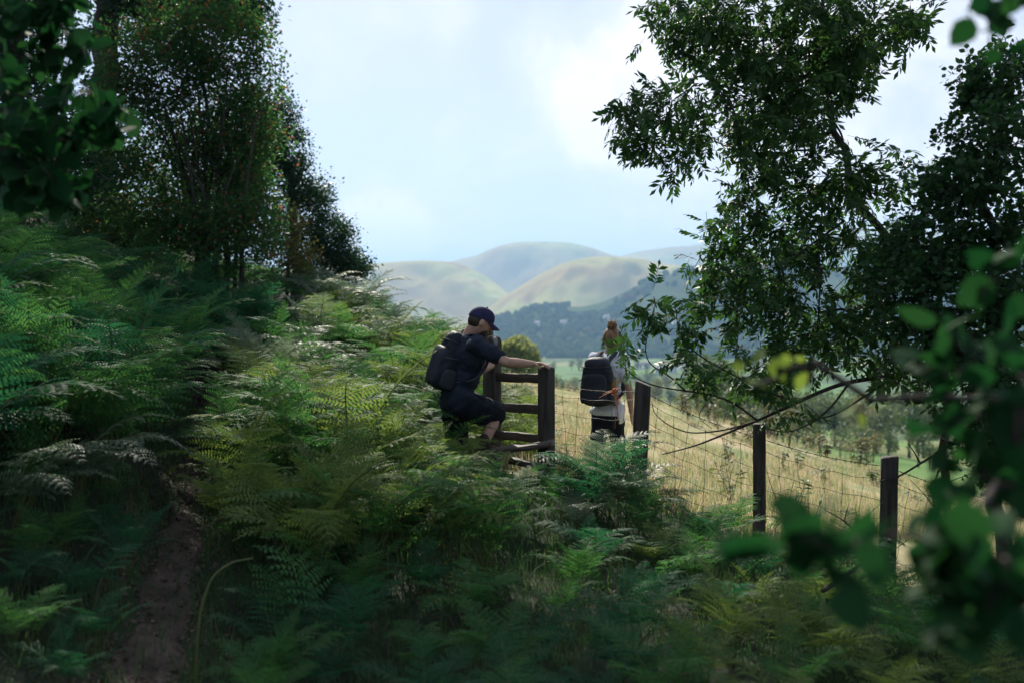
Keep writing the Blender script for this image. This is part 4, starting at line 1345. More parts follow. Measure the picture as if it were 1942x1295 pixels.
M['eye'] = noise_mat('eye', (0.02, 0.015, 0.012), (0.05, 0.04, 0.03), 20, 0.2)

# ---- the man climbing over the stile
fd = Vector((.92, .39, 0)).normalized(); rd = Vector((fd.y, -fd.x, 0))
pit = R(24)
hf = fd * math.cos(pit) - UP * math.sin(pit); hu = fd * math.sin(pit) + UP * math.cos(pit)
hc = P(911, 611, 8.22)
neck = P(889, 636, 8.24)
shR, shL = P(903, 654, 8.08), P(893, 651, 8.42)
elR, wrR = P(962, 687, 8.03), P(1010, 690, 8.15)
chest, belly, pelv = P(885, 676, 8.24), P(877, 718, 8.26), P(866, 754, 8.28)
tup = (neck - pelv).normalized(); tf_ = rd.cross(tup) * -1
tf_ = (fd - tup * fd.dot(tup)).normalized()
hipR, hipL = pelv + rd * .085 - tup * .03, pelv - rd * .085 - tup * .03
knR, anR = P(941, 785, 8.52), P(918, 840, 8.28)
knL = P(868, 838, 8.52); anL = Vector((knL.x - .04, 8.50, gz(knL.x - .04, 8.5) + .09))
elL, wrL = P(915, 700, 8.62), P(938, 690, 8.78)
bm = bmesh.new()
ellipsoid(bm, hc, hf, rd, hu, .098, .076, .113)
ellipsoid(bm, hc + hf * .04 - hu * .062, hf, rd, hu, .056, .052, .05)           # jaw
ellipsoid(bm, hc + hf * .072 + hu * .018, hf, rd, hu, .028, .052, .018)         # brow
capsule(bm, hc + hf * .093 + hu * .01, hc + hf * .116 - hu * .026, .010, .015)  # nose
capsule(bm, hc + hf * .088 - hu * .055 + rd * .018, hc + hf * .088 - hu * .055 - rd * .018, .010, .010)   # lips
for sg in (-1, 1):
    ellipsoid(bm, hc - hf * .012 - hu * .012 + rd * .083 * sg, hf, rd, hu, .022, .013, .034)
capsule(bm, hc - hu * .05 - hf * .03, neck - UP * .02, .056, .066)
ellipsoid(bm, chest, tf_, rd, tup, .118, .165, .19)
ellipsoid(bm, belly, tf_, rd, tup, .112, .15, .15)
ellipsoid(bm, pelv, tf_, rd, tup, .12, .165, .12)
capsule(bm, shR, shL, .06, .06)
capsule(bm, shR, elR, .052, .042); capsule(bm, elR, elR.lerp(wrR, .35), .042, .043); capsule(bm, elR.lerp(wrR, .35), wrR, .043, .028)
capsule(bm, shL, elL, .05, .042); capsule(bm, elL, wrL, .042, .028); ellipsoid(bm, wrL + (wrL - elL).normalized() * .05, (wrL - elL), rd, UP, .05, .035, .02)
capsule(bm, hipR, knR, .085, .058); capsule(bm, knR, knR.lerp(anR, .4), .056, .056); capsule(bm, knR.lerp(anR, .4), anR, .056, .036)
capsule(bm, hipL, knL, .085, .058); capsule(bm, knL, knL.lerp(anL, .4), .056, .056); capsule(bm, knL.lerp(anL, .4), anL, .056, .036)
# right hand laid over the post top, fingers curling down its near side
kn_ = P(1031, 689, 8.195)
hd = (kn_ - wrR).normalized()
hs = Vector((-.35, -.93, 0)).normalized()
ellipsoid(bm, wrR.lerp(kn_, .55), hd, hs, UP, .052, .04, .018)
for i, (off, l1, l2) in enumerate(((-.030, .040, .030), (-.010, .045, .034), (.011, .042, .032), (.030, .034, .026))):
    p0 = kn_ + hs * off - hd * .01
    dirf = (hd * .8 + hs * .45 - UP * .25).normalized()
    p1 = p0 + dirf * l1; p2 = p1 + (dirf * .45 - UP * .9).normalized() * l2
    capsule(bm, p0, p1, .0095, .0085, 8); capsule(bm, p1, p2, .0085, .0072, 8)
th0 = wrR.lerp(kn_, .35) + hs * .034
capsule(bm, th0, th0 + (hd * .7 + hs * .6 - UP * .3).normalized() * .035, .011, .0095, 8)
capsule(bm, th0 + (hd * .7 + hs * .6 - UP * .3).normalized() * .035, th0 + (hd * .7 + hs * .6 - UP * .3).normalized() * .035 + (hd * .6 - UP * .7).normalized() * .028, .0095, .008, 8)
man = blended('person', bm, .0072, 4, M['skin'])
tag(man, 'man in navy cap, dark t-shirt and shorts climbing over the stile, hand on its post', 'person')

bm = bmesh.new()
ellipsoid(bm, chest, tf_, rd, tup, .137, .185, .20)
ellipsoid(bm, belly, tf_, rd, tup, .128, .168, .16)
ellipsoid(bm, pelv + tup * .035, tf_, rd, tup, .138, .184, .13)
capsule(bm, chest - tf_ * .03, pelv - tf_ * .02 + tup * .03, .12, .12)
capsule(bm, shR, shL, .078, .078); capsule(bm, neck - UP * .03, chest, .075, .1)
for s_, e_ in ((shR, elR), (shL, elL)):
    capsule(bm, s_, s_.lerp(e_, .62), .074, .072)
# loose fold hanging from the chest
capsule(bm, chest + tf_ * .10 - tup * .05, belly + tf_ * .11 - tup * .05, .05, .035)
blended('t_shirt', bm, .009, 5, M['navy'], man, folds=.013)
bm = bmesh.new()
ellipsoid(bm, pelv + tup * .01, tf_, rd, tup, .135, .18, .13)
ellipsoid(bm, pelv - tf_ * .02 - tup * .05, tf_, rd, tup, .115, .165, .11)
capsule(bm, hipR, hipR.lerp(knR, .92), .124, .104); capsule(bm, pelv + tf_ * .03, hipR.lerp(knR, .5) + UP * .012, .11, .10); capsule(bm, hipL, hipL.lerp(knL, .92), .112, .096)
capsule(bm, hipR.lerp(knR, .45) - UP * .05, hipR.lerp(knR, .93) - UP * .025, .09, .082)
blended('shorts', bm, .009, 5, M['shorts'], man, folds=.013)
bm = bmesh.new(); ellipsoid(bm, hc - hf * .030 - hu * .002, hf, rd, hu, .078, .0775, .086)
blended('hair', bm, .008, 3, M['brown_hair'], man)
bm = bmesh.new(); ellipsoid(bm, hc + hf * .040 - hu * .066, hf, rd, hu, .060, .0565, .050); ellipsoid(bm, hc + hf * .018 - hu * .045, hf, rd, hu, .022, .070, .032)
blended('beard', bm, .008, 3, M['brown_hair'], man)
for sg in (-1, 1):
    bm = bmesh.new(); ellipsoid(bm, hc + hf * .083 + rd * .03 * sg - hu * .001, hf, rd, hu, .011, .013, .009); blended('eye', bm, .004, 1, M['eye'], man)
# cap: crown, brim
mb = MB(); rows = []
cc = hc + hu * .030 - hf * .004
for i in range(12):
    th = R(-8) + (math.pi / 2 - R(-8)) * i / 11
    rows.append([tuple(cc + hf * (.112 * math.cos(th) ** .85 if math.cos(th) > 0 else 0) * math.cos(a) + rd * (.090 * max(0, math.cos(th)) ** .85) * math.sin(a) + hu * (.098 * math.sin(th)) + hf * .012 * math.sin(th)) for a in np.linspace(0, 2 * math.pi, 29)])
mb.grid(np.array(rows)); cap_o = mb.build('cap', M['cap'], man, True)
mb = MB(); rows = []
for i in range(7):
    u = i / 6
    row_ = []
    for a in np.linspace(R(-68), R(68), 21):
        ext = .078 * u * math.cos(a * .95) ** .6
        base_ = cc + hf * (.110) * math.cos(a) + rd * .089 * math.sin(a) - hu * .010
        row_.append(tuple(base_ + hf * ext + UP * 0 - hu * (.018 * u * u + .030 * (math.sin(a)) ** 2 * u) + hu * .004))
    rows.append(row_)
rows = np.array(rows); mb.grid(rows); mb.grid(rows[:, ::-1] - np.array(tuple(hu)) * .005)
mb.build('brim', M['cap'], cap_o, True)
bm = bmesh.new(); capsule(bm, cc + hu * .100 + hf * .012, cc + hu * .104 + hf * .012, .009, .008); blended('button', bm, .004, 1, M['cap'], cap_o)
for an, kn in ((anR, knR), (anL, knL)):
    bm = bmesh.new()
    df = (fd * 1.0).normalized(); so = an - UP * .062
    capsule(bm, so - df * .045, so + df * .13, .043, .036); capsule(bm, an + UP * .035, an - UP * .05, .047, .05)
    capsule(bm, so - df * .05 - UP * .02, so + df * .14 - UP * .02, .03, .028)
    blended('boot', bm, .007, 4, M['boot'], man)


def backpack(label, c, up_, out_, w, h, d, mat, mat2, style):
    """c centre of the main bag; out_ points away from the wearer's back"""
    up_ = up_.normalized(); out_ = (out_ - up_ * out_.dot(up_)).normalized(); sd = up_.cross(out_)
    o = thing('backpack', label, 'backpack', c - up_ * h / 2)
    bm = bmesh.new()
    if style == 0:      # slim pack, narrow at the top and full at the bottom
        ellipsoid(bm, c, sd, out_, up_, w * .44, d * .36, h / 2, .6, 32, 20)
        ellipsoid(bm, c - up_ * h * .16 + out_ * d * .06, sd, out_, up_, w * .5, d * .52, h * .33, .62, 32, 18)
    else:
        ellipsoid(bm, c, sd, out_, up_, w / 2, d / 2, h / 2, .76, 32, 20)
        ellipsoid(bm, c - up_ * h * .20, sd, out_, up_, w * .51, d * .54, h * .29, .6, 32, 16)
    blended('main_bag', bm, .008, 5, mat, o, folds=.007)
    bm = bmesh.new(); ellipsoid(bm, c + out_ * d * .38 - up_ * h * .10, sd, out_, up_, w * .40, d * .22, h * .32, .45, 28, 16)
    fp = blended('front_pocket', bm, .007, 4, mat2, o)
    z_ = MB()
    z_.tube([c + out_ * (d * .545) + sd * (w * .36 * math.cos(a)) + up_ * (h * (.16 * math.sin(a)) + h * .02) - out_ * .035 * abs(math.cos(a)) for a in np.linspace(.05, math.pi - .05, 15)], .004, 5)
    z_.build('zip', M['strap'], fp)
    bm = bmesh.new(); ellipsoid(bm, c + up_ * h * (.40 if style else .34) - out_ * (0 if style else .02), sd, out_, up_, w * (.41 if style else .38), d * (.47 if style else .38), h * .16, .8, 28, 14)
    lid = blended('lid', bm, .007, 4, mat2, o)
    z_ = MB(); z_.tube([c + up_ * (h * .33 + .005) + sd * (w * (.48 if style else .43) * math.cos(a)) + out_ * (d * (.51 if style else .40) * math.sin(a)) for a in np.linspace(.0, math.pi, 17)], .0045, 5)
    z_.build('zip', M['strap'], lid)
    hd_ = MB(); hd_.tube([c + up_ * h * .49 - out_ * d * .30 + sd * (.05 * math.cos(a)) + up_ * (.04 * math.sin(a)) for a in np.linspace(0, math.pi, 9)], .007, 6); hd_.build('grab_loop', M['strap'], o, True)
    for sg in (-1, 1):
        bm = bmesh.new(); ellipsoid(bm, c + sd * sg * w * .49 - up_ * h * .27, sd, out_, up_, .022, d * .34, h * .17, .6, 20, 12)
        blended('side_pocket', bm, .007, 3, mat2, o)
        s2 = MB(); s2.tube([c + sd * sg * (w * .51 + .006) + up_ * h * .10 - out_ * d * .3, c + sd * sg * (w * .52 + .008) + up_ * h * .08, c + sd * sg * (w * .50 + .004) + up_ * h * .06 + out_ * d * .42], [.006, .006, .005], 5)
        s2.build('compression_strap', M['strap'], o)
    return o, sd


pc = P(849, 684, 8.235)
pk_up = (P(872, 634, 8.24) - P(838, 736, 8.24)).normalized()
pk, sdm = backpack('slim black backpack on the man climbing the stile', pc, pk_up, -tf_, .29, .50, .20, M['pack'], M['pack2'], 0)


def strap_band(pts, width, wdir, parent, name, mat):
    q = np.array([tuple(p) for p in pts]); uu = np.linspace(0, len(q) - 1, len(q) * 6)
    sm = np.stack([np.interp(uu, np.arange(len(q)), q[:, i]) for i in range(3)], -1)
    for _ in range(8): sm[1:-1] = (sm[:-2] + 2 * sm[1:-1] + sm[2:]) / 4
    wd_ = np.array(tuple(wdir)) * width / 2
    tn = np.gradient(sm, axis=0); tn /= np.linalg.norm(tn, axis=1)[:, None]
    nn_ = np.cross(tn, wd_); nn_ /= np.linalg.norm(nn_, axis=1)[:, None] + 1e-9
    mb = MB(); th_ = .005
    mb.grid(np.stack([sm - wd_ + nn_ * th_, sm + nn_ * (th_ + .004), sm + wd_ + nn_ * th_, sm + wd_ - nn_ * th_, sm - nn_ * th_, sm - wd_ - nn_ * th_, sm - wd_ + nn_ * th_], 1))
    return mb.build(name, mat, parent, True)


for sg, sh in ((1, shR), (-1, shL)):
    inn = -.055 * sg
    topb = pc + pk_up * .20 + tf_ * .06 + rd * .07 * sg
    strap_band([topb, sh + UP * .088 + rd * inn - tf_ * .03, sh + UP * .080 + rd * inn + tf_ * .045, chest + tf_ * .150 + tup * .07 + rd * .105 * sg, chest + tf_ * .142 - tup * .06 + rd * .125 * sg, belly + rd * .185 * sg + tf_ * .04, pc - pk_up * .17 + tf_ * .07 + rd * .13 * sg], .052, rd, pk, 'shoulder_strap', M['strap'])

# ---- the woman beyond the fence
YW = 9.9
f2 = Vector((.45, .89, 0)).normalized(); r2 = Vector((f2.y, -f2.x, 0))
gw = gz(P(1155, 0, YW).x, YW)
hw_ = P(1162, 642, YW)
nk = P(1156, 668, YW)
c2_, b2_, p2_ = P(1154, 702, YW), P(1153, 745, YW), P(1152, 780, YW)
sR, sL = nk + r2 * .155 - UP * .065, nk - r2 * .155 - UP * .065
eR = P(1193, 737, YW - .14); wR = P(1197, 780, YW - .12)
eL = sL - UP * .27 + f2 * .04 - r2 * .05; wL_ = eL + f2 * .2 - UP * .04
hpR, hpL = p2_ + r2 * .075, p2_ - r2 * .075
x0, y0 = p2_.x, p2_.y
aR = Vector((x0, y0, 0)) + r2 * .09 + f2 * .12; aR.z = gz(aR.x, aR.y) + .09
aL = Vector((x0, y0, 0)) - r2 * .09 - f2 * .12; aL.z = gz(aL.x, aL.y) + .09
kR = hpR.lerp(aR, .5) + f2 * .03; kL = hpL.lerp(aL, .5) + f2 * .02
bm = bmesh.new()
ellipsoid(bm, hw_, f2, r2, UP, .092, .073, .108)
ellipsoid(bm, hw_ + f2 * .045 - UP * .055, f2, r2, UP, .048, .046, .048)
capsule(bm, hw_ + f2 * .088, hw_ + f2 * .105 - UP * .022, .009, .013)
for sg in (-1, 1): ellipsoid(bm, hw_ + r2 * .074 * sg - UP * .01, f2, r2, UP, .018, .010, .03)
capsule(bm, hw_ - UP * .05 - f2 * .015, nk - UP * .03, .046, .056)
ellipsoid(bm, c2_, f2, r2, UP, .10, .145, .18); ellipsoid(bm, b2_, f2, r2, UP, .09, .125, .14); ellipsoid(bm, p2_, f2, r2, UP, .11, .155, .12)
capsule(bm, sR, sL, .05, .05)
for s_, e_, w_ in ((sR, eR, wR), (sL, eL, wL_)):
    capsule(bm, s_, e_, .044, .036); capsule(bm, e_, e_.lerp(w_, .35), .036, .036); capsule(bm, e_.lerp(w_, .35), w_, .036, .024)
for h_, k_, a_ in ((hpR, kR, aR), (hpL, kL, aL)):
    capsule(bm, h_, k_, .082, .053); capsule(bm, k_, k_.lerp(a_, .4), .05, .05); capsule(bm, k_.lerp(a_, .4), a_, .05, .033)
for w_, e_ in ((wR, eR), (wL_, eL)):
    hd2 = (w_ - e_).normalized(); hs2 = (f2 - hd2 * f2.dot(hd2)).normalized(); hn2 = hd2.cross(hs2)
    ellipsoid(bm, w_ + hd2 * .045, hd2, hs2, hn2, .048, .036, .016)
    for off, l1, l2 in ((-.027, .034, .028), (-.009, .038, .032), (.009, .036, .03), (.027, .03, .024)):
        q0 = w_ + hd2 * .08 + hs2 * off; q1 = q0 + (hd2 + hn2 * .25).normalized() * l1; q2 = q1 + (hd2 * .8 + hn2 * .65).normalized() * l2
        capsule(bm, q0, q1, .0088, .008, 8); capsule(bm, q1, q2, .008, .0066, 8)
    q0 = w_ + hd2 * .03 + hs2 * .032; capsule(bm, q0, q0 + (hd2 * .75 + hs2 * .55).normalized() * .05, .0105, .008, 8)
woman = blended('person', bm, .0072, 4, M['skin'])
tag(woman, 'woman with hair in a bun and white t-shirt walking away beyond the fence', 'person')
bm = bmesh.new()
ellipsoid(bm, c2_, f2, r2, UP, .122, .165, .185); ellipsoid(bm, b2_, f2, r2, UP, .112, .148, .15); ellipsoid(bm, p2_ - UP * .0, f2, r2, UP, .132, .178, .10)
capsule(bm, sR, sL, .066, .066); capsule(bm, nk - UP * .05, c2_, .06, .08)
for s_, e_ in ((sR, eR), (sL, eL)): capsule(bm, s_, s_.lerp(e_, .68), .063, .066)
ellipsoid(bm, p2_ + r2 * .13 - UP * .01, f2, r2, UP, .08, .05, .12)     # shirt tail gathered at the hip
blended('t_shirt', bm, .009, 4, M['white_shirt'], woman, folds=.013)
bm = bmesh.new()
ellipsoid(bm, p2_ - UP * .05, f2, r2, UP, .127, .170, .12)
for h_, k_, a_ in ((hpR, kR, aR), (hpL, kL, aL)):
    capsule(bm, h_, k_, .098, .07); capsule(bm, k_, k_.lerp(a_, .9), .07, .05)
blended('leggings', bm, .009, 4, M['shorts'], woman, folds=.013)
for a_ in (aR, aL):
    bm = bmesh.new(); capsule(bm, a_ - UP * .055 - f2 * .04, a_ - UP * .055 + f2 * .12, .04, .033); capsule(bm, a_ + UP * .03, a_ - UP * .05, .043, .045)
    blended('boot', bm, .007, 4, M['boot'], woman)
bm = bmesh.new()
ellipsoid(bm, hw_ - f2 * .012 + UP * .008, f2, r2, UP, .102, .090, .112); ellipsoid(bm, hw_ - f2 * .05 - UP * .01, f2, r2, UP, .055, .072, .06)
hair = blended('hair', bm, .007, 3, M['blond_hair'], woman)
mb = MB(); bc = P(1161, 618, YW - .04)
r_ = random.Random(12)
for k in range(14):
    n1 = Vector((r_.gauss(0, 1), r_.gauss(0, 1), r_.gauss(0, 1))).normalized(); e1 = n1.orthogonal().normalized(); e2 = n1.cross(e1); rr = r_.uniform(.034, .048)
    mb.tube([bc + e1 * rr * math.cos(t_) + e2 * rr * math.sin(t_) + n1 * .006 * math.sin(3 * t_) for t_ in np.linspace(0, 6.283, 20)], .011, 6)
for k in range(16):
    d_ = Vector((r_.gauss(0, 1), r_.gauss(0, 1), abs(r_.gauss(0, 1)))).normalized()
    mb.tube([bc + d_ * .035, bc + d_ * .06 + Vector((r_.uniform(-.01, .01), 0, .004)), bc + d_ * r_.uniform(.06, .08) + Vector((r_.uniform(-.02, .02), 0, -.004))], [.003, .0025, .0012], 4)
mb.build('bun', M['blond_hair'], hair, True)
mb = MB()
for k in range(16):        # loose strands by the neck and temples
    a = r_.uniform(math.pi * .75, math.pi * 1.3)
    st = hw_ + r2 * .085 * math.cos(a) - f2 * .05 * abs(math.sin(a)) + UP * r_.uniform(-.03, .07)
    L_ = r_.uniform(.05, .12)
    mb.tube([st, st + Vector((-.012, -.01, -.4 * L_)), st + Vector((r_.uniform(-.035, .0), -.01, -.75 * L_)), st + Vector((r_.uniform(-.05, .0), 0, -L_))], [.004, .004, .003, .001], 4)
mb.build('strands', M['blond_hair'], hair, True)
pc2 = P(1135, 717, YW) - f2 * .20 + r2 * .015
pc2 = P(1134, 726, YW - .2)
pk2, sd2 = backpack('large dark backpack on the woman beyond the fence', pc2, UP + f2 * -.03 + r2 * -.02, -f2, .31, .46, .21, M['pack'], M['pack2'], 1)
for sg in (1, -1):
    shp = sR if sg > 0 else sL
    strap_band([pc2 + UP * .20 + f2 * .09 + r2 * .06 * sg, shp + UP * .075 - r2 * .07 * sg - f2 * .03, shp + UP * .068 - r2 * .06 * sg + f2 * .04, c2_ + f2 * .13 + r2 * .10 * sg + UP * .05, c2_ + f2 * .10 + r2 * .13 * sg - UP * .08, b2_ + r2 * .155 * sg, pc2 - UP * .17 + f2 * .08 + r2 * .13 * sg], .05, r2, pk2, 'shoulder_strap', M['strap'])
bm = bmesh.new(); ellipsoid(bm, pc2 + r2 * .155 - UP * .02 + f2 * .01, r2, f2, UP, .02, .05, .07, .6); blended('pouch', bm, .007, 3, M['bottle'], pk2)
mb = MB(); e_ = pc2 - r2 * .165 + UP * .14
mb.tube([e_ + Vector((.0, 0, 0)) + r2 * -.018 * (1 - math.cos(a)) + UP * .022 * math.sin(a) for a in np.linspace(0, 6.283, 14)], .0045, 5); mb.build('ring', M['metal'], pk2)
mb = MB(); e_ = pc2 - r2 * .17 + UP * .02
mb.tube([e_, e_ - UP * .06 - r2 * .008, e_ - UP * .16], [.007, .006, .005], 5); mb.build('hanging_strap', M['strap'], pk2)


# ------------------------------------------------------------------ ferns
STX, STY = P(985, 0, 8.3).x, 8.3


def sample_zone(n, x0, x1, y0, y1, mind, keep, seed, taken):
    r_ = np.random.default_rng(seed); out_ = []
    tries = 0
    while len(out_) < n and tries < n * 60:
        tries += 1
        x, y = r_.uniform(x0, x1), r_.uniform(y0, y1)
        if abs(x) > 0.515 * y + 0.35 or not keep(x, y): continue
        if any((x - a) ** 2 + (y - b_) ** 2 < mind * mind for a, b_ in taken): continue
        taken.append((x, y)); out_.append((x, y))
    return out_


def mound(x, y): return 1 + .75 * float(vnoise(np.array([x * 1.15 + 40]), np.array([y * .8 + 11]))[0])
def pd(x, y): return float(path_dist(np.array([x]), np.array([y]))[0])
def path_x(y): return float(np.interp(y, PATH[:, 1], PATH[:, 0]))


taken = []
ADJ = {'fern': 'green', 'fern_shade_tint': 'shade painted blue green', 'fern_sun_tint': 'sun painted yellow green', 'fern_glare_tint': 'glare painted pale'}
# the ones that stand out
fern(.62, 7.55, .85, 'fern_glare_tint', 'glare painted silvery fern clump in front of the wire netting behind which the woman walks', n=9, spread=.8, seed=1)
fern(.84, 7.45, .72, 'fern_glare_tint', 'glare painted pale fern leaning on the slanted fence post', n=7, seed=2)
fern(.47, 7.35, .6, 'fern', 'green fern at the foot of the stile post under the man\'s hand', n=7, seed=3)
fern(P(1500, 0, 7.0).x, 7.6, .62, 'fern', 'young fern growing through the netting between the two upright posts', n=4, yaw=-.3, seed=4, pool=(0, 3))
fern(P(475, 0, 4.1).x, 4.1, .55, 'fern', 'lone small fern in the dark hollow beside the path', n=4, yaw=.9, seed=5, pool=(2, 5, 0))
fern(P(770, 0, 3.5).x, 3.55, .42, 'fern_sun_tint', 'small sun painted bright fern poking up before the dark hollow', n=5, seed=6)
fern(P(800, 0, 5.9).x, 5.9, 1.05, 'fern_sun_tint', 'fern with a long sun painted yellow green frond arching over the hollow', n=6, yaw=.05, seed=7, pool=(1, 3, 4))
fern(P(15, 0, 5.2).x, 5.25, 1.0, 'fern_glare_tint', 'fern with painted pale shine drooping beside the path foot', n=7, yaw=-.2, seed=8, pool=(1, 4, 3))
fern(P(65, 0, 5.2).x, 5.7, .95, 'fern_glare_tint', 'second fern with painted pale shine drooping just above the path foot', n=6, yaw=-.3, seed=9, pool=(1, 4, 3))
fern(P(800, 0, 10.5).x, 10.6, .95, 'fern_glare_tint', 'pale glinting fern on the slope behind the man\'s backpack', n=7, seed=10)
fern(path_x(10.4) + .55, 10.6, .75, 'fern_brown', 'rust brown dead fern where the path meets the slope', n=6, seed=11)
fern(path_x(9.8) - .75, 10.0, .6, 'fern_brown', 'second rust brown dead fern across the path from the first', n=5, seed=12)
for i, (x, y, sz) in enumerate(((.34, 7.15, .52), (.52, 7.0, .72), (.78, 7.1, .80), (.98, 7.2, .66), (.66, 7.3, .85), (.42, 6.75, .5), (.9, 6.8, .6))):
    taken.append((x, y)); fern(x, y, sz, ('fern', 'fern_shade_tint', 'fern_glare_tint')[i % 3], 'fern in the tall clump between the stile and the slanted post', 'ferns of the clump beside the stile', seed=40 + i, n=9)
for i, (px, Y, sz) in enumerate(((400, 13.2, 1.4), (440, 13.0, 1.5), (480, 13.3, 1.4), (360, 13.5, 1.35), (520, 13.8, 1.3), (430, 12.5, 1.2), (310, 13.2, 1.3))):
    x = (px - 971) / F * Y; taken.append((x, Y)); fern(x, Y, sz, 'fern_shade_tint', 'tall shade painted fern under the stems of the hawthorn', 'ferns under the hawthorn', seed=60 + i, n=10)
taken += [(.6, 7.55), (.82, 7.45), (.46, 7.35), (P(800, 0, 5.9).x, 5.9), (P(15, 0, 5.2).x, 5.25), (P(65, 0, 5.2).x, 5.7)]

left_keep = lambda x, y: x < path_x(y) - .36 - .2 * max(0, 6.2 - y) and not (y < 5.6 and x > -2.35)
for i, (x, y) in enumerate(sample_zone(92, -6.8, -2.2, 5.0, 12.5, .34, left_keep, 501, taken)):
    mk = 'fern' if rng.random() < .65 else 'fern_shade_tint'
    fern(x, y, rng.uniform(.95, 1.25) * mound(x, y), mk, ADJ[mk] + ' bracken fern on the steep bank on the hazel side of the path', 'ferns on the steep bank', seed=i)
mid_keep = lambda x, y: x > path_x(y) + (.22 if y > 5.8 else .5) and y < 9.2 and not (x > -.55 and y > 7.2) and not (y < 5.7 and x > -.9) and not (x > -.15 and y < 7.4) and not (y < 5.3)
for i, (x, y) in enumerate(sample_zone(70, -2.2, .0, 5.3, 9.2, .33, mid_keep, 502, taken)):
    mk = ('fern_sun_tint', 'fern', 'fern_sun_tint', 'fern')[i % 4]
    fern(x, y, rng.uniform(.9, 1.2) * mound(x, y) * (.62 if x > -1.05 and y > 6.2 else 1), mk, ADJ[mk] + ' bracken fern in the thicket between path and stile', 'ferns in the thicket before the stile', seed=i)
slope_keep = lambda x, y: x > path_x(min(y, 12)) + .6 + (.25 if y > 11 else 0) and x < -.35 - .03 * (y - 9) and not (x > -.75 and y < 9.6)
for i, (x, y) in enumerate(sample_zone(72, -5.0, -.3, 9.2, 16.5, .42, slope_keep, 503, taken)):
    mk = ('fern', 'fern_glare_tint', 'fern_sun_tint', 'fern_sun_tint', 'fern')[i % 5]
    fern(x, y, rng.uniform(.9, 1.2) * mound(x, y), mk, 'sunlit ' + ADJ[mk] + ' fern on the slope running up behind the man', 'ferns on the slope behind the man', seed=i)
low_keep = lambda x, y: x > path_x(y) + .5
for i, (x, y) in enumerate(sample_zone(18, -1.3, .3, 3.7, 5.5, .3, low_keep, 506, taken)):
    fern(x, y, rng.uniform(.36, .58), ('fern_shade_tint', 'fern')[i % 2], 'low dark fern in the shaded hollow between path and fence', 'low ferns in the hollow', seed=i)
for i, (x, y) in enumerate(((-.42, 7.45), (-.62, 7.7), (-.28, 7.25), (-.75, 7.35), (-.5, 7.15))):
    taken.append((x, y)); fern(x, y, (.62, .66, .5, .7, .6)[i], 'fern_sun_tint', 'fern hiding the climbing man\'s lower legs', 'ferns at the man\'s legs', seed=i)
low2 = lambda x, y: x < path_x(y) - .22
for i, (x, y) in enumerate(sample_zone(16, -2.9, -1.5, 4.0, 5.6, .26, low2, 507, taken)):
    fern(x, y, rng.uniform(.3, .5), ('fern', 'fern_shade_tint')[i % 2], 'small fern in the grass at the foot of the steep bank', 'small ferns at the foot of the bank', seed=i)
right_keep = lambda x, y: y < np.interp(x, FX, FY) - .35 and not (x < 1.0 and y > 6.2 and x < .35)
for i, (x, y) in enumerate(sample_zone(46, .2, 3.4, 4.1, 7.3, .36, right_keep, 504, taken)):
    mk = ('fern', 'fern_shade_tint', 'fern_sun_tint')[i % 3]
    fern(x, y, rng.uniform(.42, .66), mk, 'low ' + ADJ[mk] + ' bracken fern on the ground before the wire fence', 'low ferns before the wire fence', seed=i)
bey_keep = lambda x, y: x < .05 + .02 * y
for i, (x, y) in enumerate(sample_zone(22, -.75, .45, 9.3, 14.5, .32, bey_keep, 505, taken)):
    fern(x, y, rng.uniform(.6, .8), 'fern_sun_tint', 'sun painted bright green fern seen through the rails of the stile', 'ferns beyond the stile', seed=i)

# the bracken nobody could count: undergrowth between and behind
r_ = np.random.default_rng(77)
pts = []
while len(pts) < 1500:
    x, y = r_.uniform(-9, 3.4), r_.uniform(4.6, 20)
    if abs(x) > .56 * y + .4: continue
    if pd(x, y) < .24: continue
    okz = (x < path_x(min(y, 12)) - .3 and not (y < 5.6 and x > -2.4)) or mid_keep(x, y) or (slope_keep(x, y)) or (x < -.4 - .04 * y and y > 12 and x > -9) or (x > .1 and y < 7.2 and right_keep(x, y) and r_.random() < .5)
    if okz: pts.append((x, y))
pts = np.array(pts)
gzv = ground(pts[:, 0], pts[:, 1])
size = np.where(pts[:, 1] < 9, .72, 1.0) * r_.uniform(.6, 1.05, len(pts)) * (1 + .75 * vnoise(pts[:, 0] * 1.15 + 40, pts[:, 1] * .8 + 11)) * np.where((pts[:, 0] > .1), .55, np.where((pts[:, 0] > -1.05) & (pts[:, 1] > 6) & (pts[:, 1] < 9.2), .65, 1.0))
kd = r_.integers(0, 4, len(pts))
V = []; Q = []; n = 0
for k in range(4):
    s_ = kd == k
    RM = rotmats(r_.uniform(0, 6.28, s_.sum()), r_.uniform(-.15, .3, s_.sum()), r_.uniform(-.2, .2, s_.sum()))
    v, f = scatter(FR_LO[k][0], FR_LO[k][1], RM, np.stack([pts[s_, 0], pts[s_, 1], gzv[s_] - .02], -1), size[s_])
    V.append(v); Q.append(f + n); n += len(v)
    v, f = scatter(FR_LO[k][2], FR_LO[k][3], RM, np.stack([pts[s_, 0], pts[s_, 1], gzv[s_] - .02], -1), size[s_])
    V.append(v); Q.append(f + n); n += len(v)
tag(link('bracken_undergrowth', qmesh('bracken_undergrowth', np.vstack(V), [(np.vstack(Q), 0)], [M['fern']])), 'tangled bracken undergrowth filling the hillside between the larger ferns', 'bracken', kind='stuff')


